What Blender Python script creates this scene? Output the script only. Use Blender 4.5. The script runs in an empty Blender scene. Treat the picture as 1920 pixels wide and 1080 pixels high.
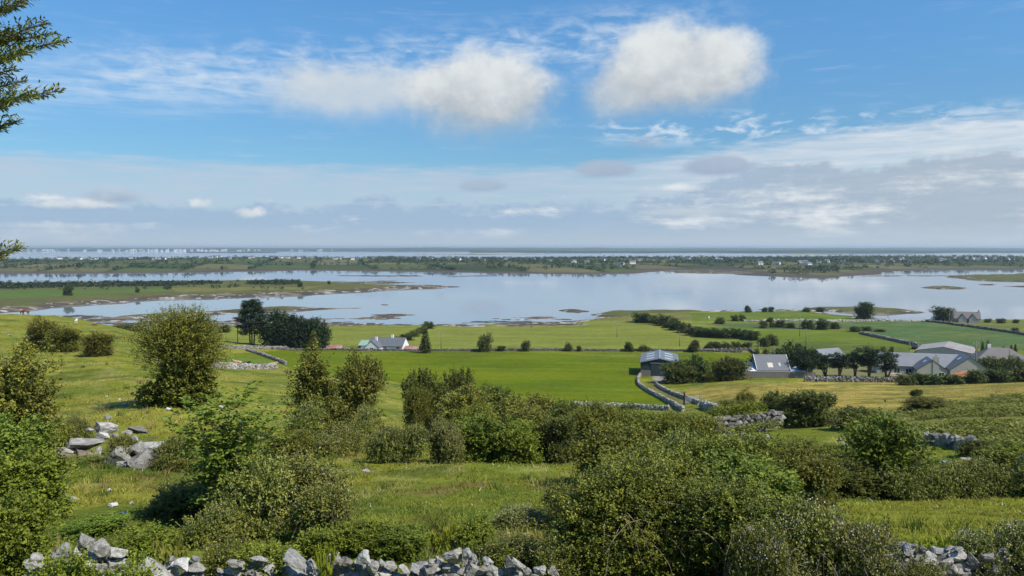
import bpy, math, random
import numpy as np
from mathutils import Vector, Matrix

rng = np.random.default_rng(7)
random.seed(7)
SC = bpy.context.scene
COL = SC.collection
R = math.radians

# ------------------------------------------------------------------ camera, sky, sun, exposure
F = 1478.0            # focal length in photo pixels (1920 wide)
H = 43.0              # camera height above the sea
PITCH = math.atan((540 - 464) / F)
cam_d = bpy.data.cameras.new('camera')
cam_d.sensor_width = 36.0
cam_d.lens = 36.0 * F / 1920.0
cam_d.clip_start = 0.1
cam_d.clip_end = 60000
cam = bpy.data.objects.new('camera', cam_d)
COL.objects.link(cam)
cam.location = (0, 0, H)
cam.rotation_euler = (math.pi / 2 - PITCH, 0, 0)
SC.camera = cam

SUN_EL, SUN_AZ = R(50), R(122)      # azimuth clockwise from +Y: to the right and a little behind the camera
sd = Vector((math.sin(SUN_AZ) * math.cos(SUN_EL), math.cos(SUN_AZ) * math.cos(SUN_EL), math.sin(SUN_EL)))
sun_d = bpy.data.lights.new('sun', 'SUN')
sun_d.energy = 5.0
sun_d.angle = R(0.55)
sun_d.color = (1.0, 0.94, 0.83)
sun = bpy.data.objects.new('sun', sun_d)
COL.objects.link(sun)
sun.rotation_euler = (-sd).to_track_quat('-Z', 'Y').to_euler()
sun.location = (60, -40, 120)

SC.view_settings.view_transform = 'Standard'
SC.view_settings.look = 'None'
SC.view_settings.exposure = 0.10
SC.view_settings.gamma = 1.0
cy = SC.cycles
cy.max_bounces = 6
cy.diffuse_bounces = 1
cy.glossy_bounces = 3
cy.transmission_bounces = 3
cy.transparent_max_bounces = 6
cy.volume_bounces = 0
cy.caustics_reflective = False
cy.caustics_refractive = False
cy.use_denoising = True
cy.use_adaptive_sampling = True
cy.adaptive_threshold = 0.02


class NT:
    """small helper that writes shader maths"""
    def __init__(s, tree):
        s.t = tree
    def n(s, kind, **kw):
        nd = s.t.nodes.new(kind)
        for k, v in kw.items():
            setattr(nd, k, v)
        return nd
    def put(s, sock, v):
        if isinstance(v, bpy.types.NodeSocket):
            s.t.links.new(v, sock)
        elif v is not None:
            if sock.type == 'RGBA' and len(v) == 3:
                v = (*v, 1)
            sock.default_value = v
    def m(s, op, a, b=None, c=None, clamp=False):
        nd = s.n('ShaderNodeMath', operation=op, use_clamp=clamp)
        for i, v in enumerate((a, b, c)):
            if v is not None:
                s.put(nd.inputs[i], v)
        return nd.outputs[0]
    def step(s, v, lo, hi, a=0.0, b=1.0):
        nd = s.n('ShaderNodeMapRange', interpolation_type='SMOOTHSTEP')
        for i, x in enumerate((v, lo, hi, a, b)):
            s.put(nd.inputs[i], x)
        return nd.outputs[0]
    def mix(s, fac, a, b, mode='MIX'):
        nd = s.n('ShaderNodeMix', data_type='RGBA', blend_type=mode)
        s.put(nd.inputs[0], fac); s.put(nd.inputs[6], a); s.put(nd.inputs[7], b)
        return nd.outputs[2]
    def noise(s, vec, scale, detail=4, rough=0.55, dist=0.0):
        nd = s.n('ShaderNodeTexNoise')
        s.put(nd.inputs['Vector'], vec)
        nd.inputs['Scale'].default_value = scale
        nd.inputs['Detail'].default_value = detail
        nd.inputs['Roughness'].default_value = rough
        nd.inputs['Distortion'].default_value = dist
        return nd.outputs[0]
    def vscale(s, vec, xyz, off=(0, 0, 0)):
        nd = s.n('ShaderNodeMapping')
        s.put(nd.inputs[0], vec)
        nd.inputs['Scale'].default_value = xyz
        nd.inputs['Location'].default_value = off
        return nd.outputs[0]


def pix_az(x):
    return math.atan((x - 960) / F)
def pix_el(x, y):
    return math.atan((464 - y) / F * math.cos(pix_az(x)))


def build_world():
    w = bpy.data.worlds.new('World')
    SC.world = w
    w.use_nodes = True
    t = w.node_tree
    t.nodes.clear()
    N = NT(t)
    K = 10.0                                   # radiance wanted on screen -> colour before the 0.1 strength
    sky = N.n('ShaderNodeTexSky', sky_type='NISHITA', sun_disc=False)
    sky.sun_elevation = SUN_EL
    sky.sun_rotation = SUN_AZ
    sky.altitude = 50
    sky.air_density = 1.0
    sky.dust_density = 0.4
    sky.ozone_density = 2.5
    tc = N.n('ShaderNodeTexCoord').outputs['Generated']
    sep = N.n('ShaderNodeSeparateXYZ')
    t.links.new(tc, sep.inputs[0])
    x, y, z = sep.outputs
    az = N.m('ARCTAN2', x, y)
    el = N.m('ARCSINE', z)
    nbig = N.m('SUBTRACT', N.noise(N.vscale(tc, (9, 9, 22)), 1.0, 6, 0.6), 0.5)
    nfine = N.m('SUBTRACT', N.noise(N.vscale(tc, (34, 34, 80)), 1.0, 6, 0.62), 0.5)
    nsoft = N.m('SUBTRACT', N.noise(N.vscale(tc, (5, 5, 40), (3, 1, 7)), 1.0, 5, 0.6), 0.5)
    nstreak = N.m('SUBTRACT', N.noise(N.vscale(tc, (14, 14, 150), (1, 5, 2)), 1.0, 5, 0.6), 0.5)
    nrip = N.noise(N.vscale(tc, (26, 26, 75), (8, 2, 4)), 1.0, 4, 0.58, 0.4)
    # clear blue, a touch more saturated than the model's
    hsv = N.n('ShaderNodeHueSaturation')
    hsv.inputs['Saturation'].default_value = 1.04
    hsv.inputs['Value'].default_value = 1.0
    t.links.new(sky.outputs[0], hsv.inputs['Color'])
    tintc = N.mix(N.step(el, 0.06, 0.34), (0.60, 0.86, 1.02), (0.74, 1.20, 1.44))
    col = N.mix(1.0, hsv.outputs[0], tintc, 'MULTIPLY')
    cb = N.m('SUBTRACT', N.noise(N.vscale(tc, (17, 17, 21), (5, 3, 1)), 1.0, 5, 0.55), 0.5)
    cf = N.m('SUBTRACT', N.noise(N.vscale(tc, (60, 60, 70), (2, 9, 4)), 1.0, 5, 0.6), 0.5)
    white = tuple(K * v for v in (0.74, 0.80, 0.86))
    # mottled high cloud: a streak rising to the right
    def bandmask(x0, y0, x1, y1, half, amp=0.03):
        a0, a1 = pix_az(x0), pix_az(x1)
        e0, e1 = pix_el(x0, y0), pix_el(x1, y1)
        k = (e1 - e0) / (a1 - a0)
        line = N.m('ADD', N.m('MULTIPLY', N.m('SUBTRACT', az, a0), k), e0)
        d = N.m('ABSOLUTE', N.m('ADD', N.m('SUBTRACT', el, line), N.m('MULTIPLY', nbig, amp)))
        return N.step(d, half, 0.0)
    b1 = N.m('MULTIPLY', bandmask(250, 140, 1150, 80, 0.055), N.step(az, -0.62, -0.35))
    b1 = N.m('MULTIPLY', b1, N.step(az, 0.34, 0.12))
    a1 = N.m('MULTIPLY', b1, N.step(nrip, 0.36, 0.74))
    col = N.mix(N.m('MULTIPLY', a1, 0.6), col, white)
    b2 = bandmask(-200, 150, 620, 155, 0.05, 0.02)
    b2 = N.m('MULTIPLY', b2, N.step(az, -0.1, -0.35))
    a2 = N.m('MULTIPLY', b2, N.step(nstreak, -0.22, 0.25))
    col = N.mix(N.m('MULTIPLY', a2, 0.38), col, white)
    b3 = bandmask(1000, 240, 2000, 225, 0.028, 0.02)
    b3 = N.m('MULTIPLY', b3, N.step(az, 0.0, 0.2))
    a3 = N.m('MULTIPLY', b3, N.step(nrip, 0.47, 0.68))
    col = N.mix(N.m('MULTIPLY', a3, 0.7), col, white)
    # thin wisps everywhere else
    a4 = N.m('MULTIPLY', N.step(nstreak, 0.02, 0.4), 0.16)
    col = N.mix(a4, col, white)
    # pale veil above the horizon, higher and whiter to the right
    right = N.step(az, 0.0, 0.55)
    top = N.m('ADD', 0.104, N.m('MULTIPLY', right, 0.042))
    veil = N.step(N.m('ADD', N.m('SUBTRACT', top, el), N.m('ADD', N.m('MULTIPLY', nstreak, 0.022), N.m('MULTIPLY', nfine, 0.012))), -0.004, 0.016)
    vcol = N.mix(right, tuple(K * v for v in (0.45, 0.555, 0.68)), tuple(K * v for v in (0.64, 0.70, 0.76)))
    col = N.mix(N.m('MULTIPLY', veil, N.m('ADD', 0.78, N.m('MULTIPLY', nstreak, 1.3))), col, vcol)
    # grey-blue deck with a lumpy top
    dtop = N.m('ADD', 0.056, N.m('MULTIPLY', N.step(az, 0.10, 0.36), 0.044))
    dm = N.m('ADD', N.m('SUBTRACT', dtop, el), N.m('ADD', N.m('MULTIPLY', N.m('ADD', nbig, N.m('MULTIPLY', cb, 0.7)), 0.055), N.m('MULTIPLY', cf, 0.022)))
    deck = N.step(dm, -0.002, 0.010)
    dcol = N.mix(right, tuple(K * v for v in (0.31, 0.44, 0.61)), tuple(K * v for v in (0.34, 0.42, 0.52)))
    lump = N.m('ADD', N.m('MULTIPLY', nsoft, 1.2), N.m('ADD', N.m('MULTIPLY', nbig, .6), N.m('MULTIPLY', nfine, .5)))
    dcol = N.mix(N.step(lump, -0.06, 0.34), dcol, tuple(K * v for v in (0.76, 0.79, 0.81)))
    dcol = N.mix(N.step(el, 0.035, 0.0), dcol, tuple(K * v for v in (0.44, 0.53, 0.63)))
    col = N.mix(N.m('MULTIPLY', deck, N.m('ADD', 0.80, N.m('MULTIPLY', lump, 0.5))), col, dcol)

    # single clouds: (x, y, half width, half height above, half height below, colour top, colour below, opacity, softness)
    def blob(px, py, hw, hu, hd, ctop, cbot, op, soft=0.46, amp=0.68, fine=0.30):
        nonlocal col
        a0, e0 = pix_az(px), pix_el(px, py)
        ra, ru, rd = hw / F, hu / F, hd / F
        da = N.m('DIVIDE', N.m('SUBTRACT', az, a0), ra)
        de = N.m('SUBTRACT', el, e0)
        up = N.m('DIVIDE', N.m('MAXIMUM', de, 0.0), ru)
        dn = N.m('DIVIDE', N.m('MINIMUM', de, 0.0), rd)
        ee = N.m('ADD', up, dn)
        r = N.m('SQRT', N.m('ADD', N.m('MULTIPLY', da, da), N.m('MULTIPLY', ee, ee)))
        v = N.m('ADD', N.m('SUBTRACT', 1.0, r), N.m('ADD', N.m('MULTIPLY', cb, amp), N.m('MULTIPLY', cf, fine)))
        al = N.m('MULTIPLY', N.step(v, 0.0, N.m('ADD', soft, N.step(ee, 0.25, -0.8, 0.0, 0.5))), op)
        sh = N.step(N.m('ADD', ee, N.m('ADD', N.m('MULTIPLY', cb, 2.2), N.m('MULTIPLY', cf, 0.8))), -0.8, 0.9)
        c = N.mix(sh, tuple(K * q for q in cbot), tuple(K * q for q in ctop))
        col = N.mix(al, col, c)
    W1, W2 = (0.72, 0.75, 0.76), (0.42, 0.47, 0.515)
    G1, G2 = (0.38, 0.465, 0.585), (0.31, 0.40, 0.53)
    blob(670, 178, 215, 66, 75, (0.62, 0.67, 0.71), (0.50, 0.58, 0.66), 0.85, 0.6, 0.8)
    blob(905, 185, 180, 100, 105, W1, W2, 0.97, 0.45)
    blob(1170, 175, 110, 65, 70, (0.66, 0.70, 0.74), W2, 0.8, 0.6, 0.8)
    blob(1272, 148, 178, 115, 85, W1, W2, 0.98, 0.42)
    blob(1136, 322, 66, 24, 16, G1, G2, 0.9, 0.4)
    blob(1340, 316, 80, 26, 22, G1, G2, 0.9, 0.4)
    blob(1210, 270, 55, 24, 20, G1, G1, 0.5, 0.7)
    blob(215, 372, 60, 26, 18, (0.50, 0.58, 0.68), G2, 0.8, 0.5)
    blob(140, 386, 75, 12, 9, (0.70, 0.74, 0.77), (0.5, .58, .66), 0.85, 0.8, 1.8, 1.6)
    blob(378, 386, 32, 12, 9, (0.76, 0.79, 0.80), (0.5, .58, .66), 0.85, 0.8, 1.8, 1.8)
    blob(465, 400, 36, 13, 10, (0.74, 0.77, 0.79), (0.5, .58, .66), 0.85, 0.8, 1.8, 1.8)
    blob(90, 424, 110, 9, 7, (0.62, 0.68, 0.73), (0.55, .62, .69), 0.6, 0.9, 1.8, 1.6)
    blob(1265, 354, 55, 12, 8, (0.80, 0.82, 0.83), (0.6, .66, .72), 0.85, 0.8, 1.6, 1.6)
    blob(1290, 400, 110, 16, 14, (0.66, 0.70, 0.72), (0.5, .57, .64), 0.55, 0.7)
    blob(905, 352, 60, 18, 12, G1, G2, 0.75, 0.5)
    bg = N.n('ShaderNodeBackground')
    bg.inputs['Strength'].default_value = 0.1
    t.links.new(col, bg.inputs['Color'])
    out = N.n('ShaderNodeOutputWorld')
    t.links.new(bg.outputs[0], out.inputs['Surface'])
    w.cycles.sampling_method = 'MANUAL'
    w.cycles.sample_map_resolution = 1024
build_world()

# ------------------------------------------------------------------ pixel -> place helpers
CP, SP = math.cos(PITCH), math.sin(PITCH)
def ray(px, py):
    r = (np.asarray(px, float) - 960) / F
    up = (540 - np.asarray(py, float)) / F
    dy = CP + up * SP
    return r / dy, (-SP + up * CP) / dy          # x and z per metre of y
def project(X, Y, Z):
    d = Z - H
    dep = Y * CP - d * SP
    up = Y * SP + d * CP
    return 960 + F * X / dep, 540 - F * up / dep
def at_y(px, py, Y):
    dx, dz = ray(px, py)
    return Vector((float(dx * Y), float(Y), float(H + dz * Y)))
def on_sea(px, py):
    dx, dz = ray(px, py)
    Y = -H / dz
    return dx * Y, Y

def _hash(i, j, seed):
    h = (i.astype(np.int64) * 374761393 + j.astype(np.int64) * 668265263 + seed * 1442695041) & 0xffffffff
    h = ((h ^ (h >> 13)) * 1274126177) & 0xffffffff
    return ((h ^ (h >> 16)) & 0xffff) / 65535.0
def vnoise(x, y, seed=0):
    xi, yi = np.floor(x), np.floor(y)
    fx, fy = x - xi, y - yi
    fx = fx * fx * (3 - 2 * fx); fy = fy * fy * (3 - 2 * fy)
    a, b = _hash(xi, yi, seed), _hash(xi + 1, yi, seed)
    c, d = _hash(xi, yi + 1, seed), _hash(xi + 1, yi + 1, seed)
    return (a * (1 - fx) + b * fx) * (1 - fy) + (c * (1 - fx) + d * fx) * fy - 0.5
def fbm(x, y, octv=4, seed=0):
    s, a = 0, 1.0
    for k in range(octv):
        s = s + a * vnoise(x * 2 ** k, y * 2 ** k, seed + k * 17)
        a *= 0.5
    return s
def in_poly(px, py, poly):
    inside = np.zeros(np.shape(px), bool)
    n = len(poly)
    for i in range(n):
        x0, y0 = poly[i]; x1, y1 = poly[(i + 1) % n]
        if y0 == y1:
            continue
        c = ((y0 > py) != (y1 > py)) & (px < (x1 - x0) * (py - y0) / (y1 - y0) + x0)
        inside ^= c
    return inside
def edge_dist(px, py, poly):
    d = np.full(np.shape(px), 1e9)
    n = len(poly)
    for i in range(n):
        x0, y0 = poly[i]; x1, y1 = poly[(i + 1) % n]
        ex, ey = x1 - x0, y1 - y0
        t = np.clip(((px - x0) * ex + (py - y0) * ey) / (ex * ex + ey * ey + 1e-9), 0, 1)
        d = np.minimum(d, np.hypot(px - x0 - t * ex, py - y0 - t * ey))
    return d

# ------------------------------------------------------------------ object helpers
def tag(o, label=None, cat=None, group=None, kind=None):
    for k, v in (('label', label), ('category', cat), ('group', group), ('kind', kind)):
        if v:
            o[k] = v
    return o
def link(name, data, parent=None, loc=None):
    o = bpy.data.objects.new(name, data)
    COL.objects.link(o)
    if parent is not None:
        o.parent = parent
    if loc is not None:
        o.location = loc
    return o
def thing(name, label, cat, loc=(0, 0, 0), rz=0.0, scale=(1, 1, 1), group=None):
    o = link(name, None, None, loc)
    o.empty_display_size = 0.3
    o.rotation_euler = (0, 0, rz)
    o.scale = scale
    return tag(o, label, cat, group)
def mesh_np(name, V, Fc, mats, midx=None, smooth=False, cols=None, tint=None):
    me = bpy.data.meshes.new(name)
    V = np.asarray(V, np.float32); Fc = np.asarray(Fc, np.int32)
    m, k = Fc.shape
    me.vertices.add(len(V)); me.vertices.foreach_set('co', V.ravel())
    me.loops.add(m * k); me.loops.foreach_set('vertex_index', Fc.ravel())
    me.polygons.add(m); me.polygons.foreach_set('loop_start', np.arange(0, m * k, k, dtype=np.int32))
    for mt in (mats if isinstance(mats, (list, tuple)) else [mats]):
        me.materials.append(mt)
    if midx is not None:
        me.polygons.foreach_set('material_index', np.asarray(midx, np.int32))
    me.polygons.foreach_set('use_smooth', np.full(m, smooth))
    if cols is not None:
        a = me.attributes.new('Col', 'FLOAT_COLOR', 'POINT')
        a.data.foreach_set('color', np.concatenate([cols, np.ones((len(cols), 1))], 1).astype(np.float32).ravel())
    if tint is not None:
        a = me.attributes.new('tint', 'FLOAT', 'FACE')
        a.data.foreach_set('value', np.asarray(tint, np.float32))
    me.update(calc_edges=True)
    return me
class MB:
    """collects faces; build() makes one mesh object"""
    def __init__(s):
        s.v, s.f = [], []
    def add(s, V, Fs):
        b = len(s.v)
        s.v += [tuple(p) for p in V]
        s.f += [tuple(i + b for i in f) for f in Fs]
        return s
    def box(s, x0, x1, y0, y1, z0, z1):
        V = [(x, y, z) for z in (z0, z1) for y in (y0, y1) for x in (x0, x1)]
        return s.add(V, [(0, 2, 3, 1), (4, 5, 7, 6), (0, 1, 5, 4), (2, 6, 7, 3), (0, 4, 6, 2), (1, 3, 7, 5)])
    def hexa(s, bot, topq):
        return s.add(list(bot) + list(topq), [(0, 3, 2, 1), (4, 5, 6, 7), (0, 1, 5, 4), (1, 2, 6, 5), (2, 3, 7, 6), (3, 0, 4, 7)])
    def tube(s, pts, radii, n=6):
        pts = [Vector(p) for p in pts]
        rings = []
        for i, p in enumerate(pts):
            d = (pts[min(i + 1, len(pts) - 1)] - pts[max(i - 1, 0)]).normalized()
            a = d.orthogonal().normalized(); b = d.cross(a)
            rings.append([p + (a * math.cos(q) + b * math.sin(q)) * radii[i] for q in [2 * math.pi * j / n for j in range(n)]])
        V = [q for r_ in rings for q in r_]
        Fs = []
        for i in range(len(pts) - 1):
            for j in range(n):
                Fs.append((i * n + j, i * n + (j + 1) % n, (i + 1) * n + (j + 1) % n, (i + 1) * n + j))
        Fs.append(tuple(range(n))[::-1]); Fs.append(tuple((len(pts) - 1) * n + j for j in range(n)))
        return s.add(V, Fs)
    def mesh(s, name, mat, smooth=False):
        me = bpy.data.meshes.new(name)
        me.from_pydata(s.v, [], s.f)
        me.materials.append(mat)
        if smooth:
            for p in me.polygons:
                p.use_smooth = True
        me.update()
        return me
    def build(s, name, mat, parent=None, smooth=False):
        return link(name, s.mesh(name, mat, smooth), parent)

# ------------------------------------------------------------------ materials
def new_mat(name):
    m = bpy.data.materials.new(name)
    m.use_nodes = True
    t = m.node_tree
    N = NT(t)
    p = t.nodes['Principled BSDF']
    return m, N, p
def bump(N, p, h, strength=0.5, dist=0.05):
    b = N.n('ShaderNodeBump')
    b.inputs['Strength'].default_value = strength
    b.inputs['Distance'].default_value = dist
    N.put(b.inputs['Height'], h)
    N.t.links.new(b.outputs[0], p.inputs['Normal'])
def plain(name, c, rough=0.7, var=0.12, scale=3.0, metallic=0.0, bmp=0.0, spec=0.3):
    m, N, p = new_mat(name)
    pos = N.n('ShaderNodeTexCoord').outputs['Object']
    n = N.noise(pos, scale, 5, 0.6)
    f = N.m('ADD', 1 - var, N.m('MULTIPLY', n, 2 * var))
    g = N.n('ShaderNodeCombineXYZ')
    for i in range(3):
        N.put(g.inputs[i], N.m('MULTIPLY', f, c[i]))
    N.t.links.new(g.outputs[0], p.inputs['Base Color'])
    p.inputs['Roughness'].default_value = rough
    p.inputs['Metallic'].default_value = metallic
    p.inputs['Specular IOR Level'].default_value = spec
    if bmp:
        bump(N, p, n, bmp, 0.05)
    return m
def corrugated(name, c, period=0.25, axis=0, rough=0.5, rust=None):
    m, N, p = new_mat(name)
    pos = N.n('ShaderNodeTexCoord').outputs['Object']
    sep = N.n('ShaderNodeSeparateXYZ'); N.t.links.new(pos, sep.inputs[0])
    wv = N.m('SINE', N.m('MULTIPLY', sep.outputs[axis], 2 * math.pi / period))
    n = N.noise(N.vscale(pos, (0.5, 0.5, 0.5)), 1.2, 6, 0.65)
    col = N.mix(n, tuple(v * 0.75 for v in c), tuple(v * 1.2 for v in c))
    if rust:
        col = N.mix(N.step(N.noise(pos, 0.35, 6, 0.7), 0.48, 0.62), col, rust)
    N.put(p.inputs['Base Color'], col)
    p.inputs['Roughness'].default_value = rough
    bump(N, p, wv, 0.35, 0.02)
    return m
def foliage(name, ca, cb, trans=0.2, rough=0.55, objvar=0.18):
    m, N, p = new_mat(name)
    at = N.n('ShaderNodeAttribute', attribute_name='tint')
    col = N.mix(at.outputs['Fac'], ca, cb)
    oi = N.n('ShaderNodeObjectInfo')
    hsv = N.n('ShaderNodeHueSaturation')
    N.put(hsv.inputs['Color'], col)
    N.put(hsv.inputs['Value'], N.m('ADD', 1 - objvar, N.m('MULTIPLY', oi.outputs['Random'], 2 * objvar)))
    N.put(hsv.inputs['Hue'], N.m('ADD', 0.488, N.m('MULTIPLY', oi.outputs['Random'], 0.022)))
    N.put(p.inputs['Base Color'], hsv.outputs[0])
    p.inputs['Roughness'].default_value = rough
    p.inputs['Specular IOR Level'].default_value = 0.25
    trans *= 0.7
    tr = N.n('ShaderNodeBsdfTranslucent')
    N.put(tr.inputs['Color'], hsv.outputs[0])
    mx = N.n('ShaderNodeMixShader')
    mx.inputs[0].default_value = trans
    N.t.links.new(p.outputs[0], mx.inputs[1]); N.t.links.new(tr.outputs[0], mx.inputs[2])
    out = [n for n in N.t.nodes if n.type == 'OUTPUT_MATERIAL'][0]
    N.t.links.new(mx.outputs[0], out.inputs['Surface'])
    return m
def ground_mat(name, big=0.03, mid=0.35, fine=3.0, amp=0.5, bmp=0.4):
    m, N, p = new_mat(name)
    at = N.n('ShaderNodeAttribute', attribute_name='Col')
    pos = N.n('ShaderNodeNewGeometry').outputs['Position']
    n1 = N.noise(pos, big, 5, 0.6); n2 = N.noise(pos, mid, 6, 0.65); n3 = N.noise(pos, fine, 5, 0.7)
    s = N.m('ADD', N.m('MULTIPLY', N.m('SUBTRACT', n1, 0.5), 0.8 * amp), N.m('MULTIPLY', N.m('SUBTRACT', n2, 0.5), 1.1 * amp))
    s = N.m('ADD', s, N.m('MULTIPLY', N.m('SUBTRACT', n3, 0.5), 1.3 * amp))
    hsv = N.n('ShaderNodeHueSaturation')
    N.put(hsv.inputs['Color'], at.outputs['Color'])
    N.put(hsv.inputs['Value'], N.m('ADD', 1.0, s))
    N.put(hsv.inputs['Hue'], N.m('ADD', 0.5, N.m('MULTIPLY', N.m('SUBTRACT', n2, 0.5), 0.05)))
    N.put(p.inputs['Base Color'], hsv.outputs[0])
    p.inputs['Roughness'].default_value = 0.9
    p.inputs['Specular IOR Level'].default_value = 0.02
    bump(N, p, N.m('ADD', N.m('MULTIPLY', n2, 0.7), N.m('MULTIPLY', n3, 0.35)), bmp, 0.35)
    return m
def stone_mat(name, c1, c2, dark, scale=2.5, moss=None):
    m, N, p = new_mat(name)
    tc = N.n('ShaderNodeTexCoord').outputs['Object']
    oi = N.n('ShaderNodeObjectInfo')
    off = N.n('ShaderNodeCombineXYZ')
    for i in range(3):
        N.put(off.inputs[i], N.m('MULTIPLY', oi.outputs['Random'], 37.0 + i))
    add = N.n('ShaderNodeVectorMath', operation='ADD')
    N.t.links.new(tc, add.inputs[0]); N.t.links.new(off.outputs[0], add.inputs[1])
    v = add.outputs[0]
    n1 = N.noise(v, scale, 6, 0.65); n2 = N.noise(v, scale * 5, 6, 0.7, 0.4)
    n3 = N.noise(N.vscale(v, (1, 1, 3.5)), scale * 3, 5, 0.7, 0.8)
    col = N.mix(N.step(n1, 0.35, 0.65), c1, c2)
    col = N.mix(N.step(n2, 0.54, 0.68), col, dark)
    col = N.mix(N.m('MULTIPLY', N.step(n3, 0.56, 0.66), 0.8), col, tuple(q * 0.6 for q in dark))
    if moss:
        col = N.mix(N.m('MULTIPLY', N.step(N.noise(v, scale * 0.8, 4), 0.55, 0.7), 0.7), col, moss)
    hv_ = N.n('ShaderNodeHueSaturation'); N.put(hv_.inputs['Color'], col)
    N.put(hv_.inputs['Value'], N.m('ADD', 0.72, N.m('MULTIPLY', oi.outputs['Random'], 0.75)))
    N.put(p.inputs['Base Color'], hv_.outputs[0])
    p.inputs['Roughness'].default_value = 0.88
    p.inputs['Specular IOR Level'].default_value = 0.2
    bump(N, p, N.m('ADD', n2, n3), 0.7, 0.03)
    return m

M = {}
M['ground'] = ground_mat('grassland', 0.03, 0.5, 4.0, amp=1.0, bmp=0.7)
M['flats'] = ground_mat('tidal_flat_surface', 0.01, 0.06, 0.5, 0.8, 0.3)
M['far'] = ground_mat('far_land_surface', 0.004, 0.02, 0.1, 0.5, 0.2)
M['haw'] = foliage('hawthorn_leaf', (0.0691, 0.0816, 0.0130), (0.3200, 0.3000, 0.0420))
M['haw_dark'] = foliage('dark_hawthorn_leaf', (0.0525, 0.0696, 0.0130), (0.2063, 0.2160, 0.0340))
M['ivy'] = foliage('ivy_leaf', (0.0676, 0.0936, 0.0130), (0.2990, 0.3120, 0.0400), 0.2, 0.45)
M['bramble'] = foliage('bramble_leaf', (0.0816, 0.1072, 0.0200), (0.3360, 0.3306, 0.0650), 0.2, 0.45)
M['bright'] = foliage('bright_leaf', (0.1008, 0.1404, 0.0140), (0.3024, 0.3432, 0.0360), 0.35)
M['ash'] = foliage('ash_leaf', (0.0840, 0.1375, 0.0160), (0.2400, 0.3080, 0.0380), 0.35)
M['olive'] = foliage('blackthorn_leaf', (0.0784, 0.1039, 0.0140), (0.3248, 0.3180, 0.0400), 0.3)
M['fern'] = foliage('bracken_leaf', (0.115, 0.145, 0.022), (0.32, 0.32, 0.055), 0.35)
M['fernyel'] = foliage('yellow_fern_leaf', (0.15, 0.20, 0.015), (0.34, 0.36, 0.03), 0.35)
M['pine'] = foliage('conifer_needle', (0.0112, 0.0270, 0.0090), (0.0490, 0.0810, 0.0220), 0.05, 0.6)
M['gold'] = foliage('golden_conifer_needle', (0.09, 0.11, 0.012), (0.24, 0.23, 0.03), 0.15)
M['hedge'] = foliage('hedge_leaf', (0.0408, 0.0575, 0.0140), (0.1500, 0.1667, 0.0360), 0.15)
M['tree'] = foliage('tree_leaf', (0.0368, 0.0594, 0.0140), (0.1323, 0.1650, 0.0340), 0.2)
M['cyp'] = foliage('cypress_scale', (0.060, 0.080, 0.014), (0.26, 0.27, 0.035), 0.2, 0.6)
M['wood'] = foliage('woodland_leaf', (0.017, 0.034, 0.012), (0.05, 0.08, 0.024), 0.1)
M['blossom'] = foliage('bramble_blossom', (0.36, 0.32, 0.28), (0.60, 0.56, 0.52), 0.2, 0.6, 0.05)
M['seed'] = foliage('dry_flower_head', (0.22, 0.17, 0.09), (0.40, 0.34, 0.22), 0.2, 0.7, 0.05)
M['bark'] = plain('bark', (0.16, 0.12, 0.085), 0.9, 0.3, 6, bmp=0.6)
M['barklight'] = plain('pale_bark', (0.34, 0.27, 0.18), 0.9, 0.25, 8, bmp=0.4)
M['stone'] = stone_mat('limestone', (0.20, 0.188, 0.168), (0.39, 0.372, 0.34), (0.070, 0.066, 0.056), 2.2, (0.10, 0.105, 0.045))
M['stonewhite'] = stone_mat('pale_limestone', (0.29, 0.285, 0.27), (0.46, 0.45, 0.43), (0.11, 0.105, 0.095), 2.0)
M['stonebrown'] = stone_mat('brown_limestone', (0.17, 0.13, 0.10), (0.26, 0.21, 0.17), (0.09, 0.075, 0.06), 1.6)
M['stonefar'] = stone_mat('field_wall_limestone', (0.18, 0.168, 0.145), (0.37, 0.35, 0.31), (0.08, 0.074, 0.06), 0.9)
M['stonegrey'] = stone_mat('grey_walling', (0.13, 0.12, 0.105), (0.25, 0.235, 0.21), (0.06, 0.056, 0.047), 1.0, (0.07, 0.085, 0.02))
M['slate'] = corrugated('slate_roof', (0.13, 0.138, 0.155), 0.22, 0, 0.55)
M['slatelight'] = corrugated('pale_slate_roof', (0.20, 0.21, 0.228), 0.22, 0, 0.5)
M['tilebrown'] = corrugated('brown_tile_roof', (0.155, 0.14, 0.13), 0.4, 0, 0.7)
M['steelroof'] = corrugated('blue_grey_steel_roof', (0.145, 0.165, 0.19), 0.33, 1, 0.6)
M['steelwall'] = corrugated('dark_green_grey_cladding', (0.020, 0.036, 0.042), 0.33, 0, 0.8)
M['whiteroof'] = corrugated('translucent_white_sheet', (0.72, 0.76, 0.78), 0.3, 0, 0.4)
M['paleroof'] = corrugated('weathered_tin_roof', (0.31, 0.30, 0.28), 0.4, 0, 0.6, (0.28, 0.19, 0.165))
M['greenroof'] = corrugated('pale_green_tin_roof', (0.26, 0.40, 0.32), 0.3, 0, 0.6)
M['redroof'] = corrugated('red_tin_roof', (0.30, 0.13, 0.10), 0.3, 0, 0.6, (0.36, 0.28, 0.25))
M['white'] = plain('white_render', (0.78, 0.77, 0.74), 0.8, 0.06, 1.0)
M['cream'] = plain('cream_render', (0.58, 0.53, 0.46), 0.85, 0.08, 1.0)
M['greyrender'] = plain('grey_render', (0.46, 0.425, 0.37), 0.9, 0.14, 0.7)
M['block'] = plain('concrete_block', (0.17, 0.155, 0.14), 0.92, 0.25, 0.9, bmp=0.4)
M['glass'] = plain('window_glass', (0.025, 0.03, 0.035), 0.08, 0.1, 1.0, spec=0.6)
M['skylight'] = plain('skylight_sheet', (0.50, 0.55, 0.56), 0.3, 0.06, 1.0)
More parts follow.
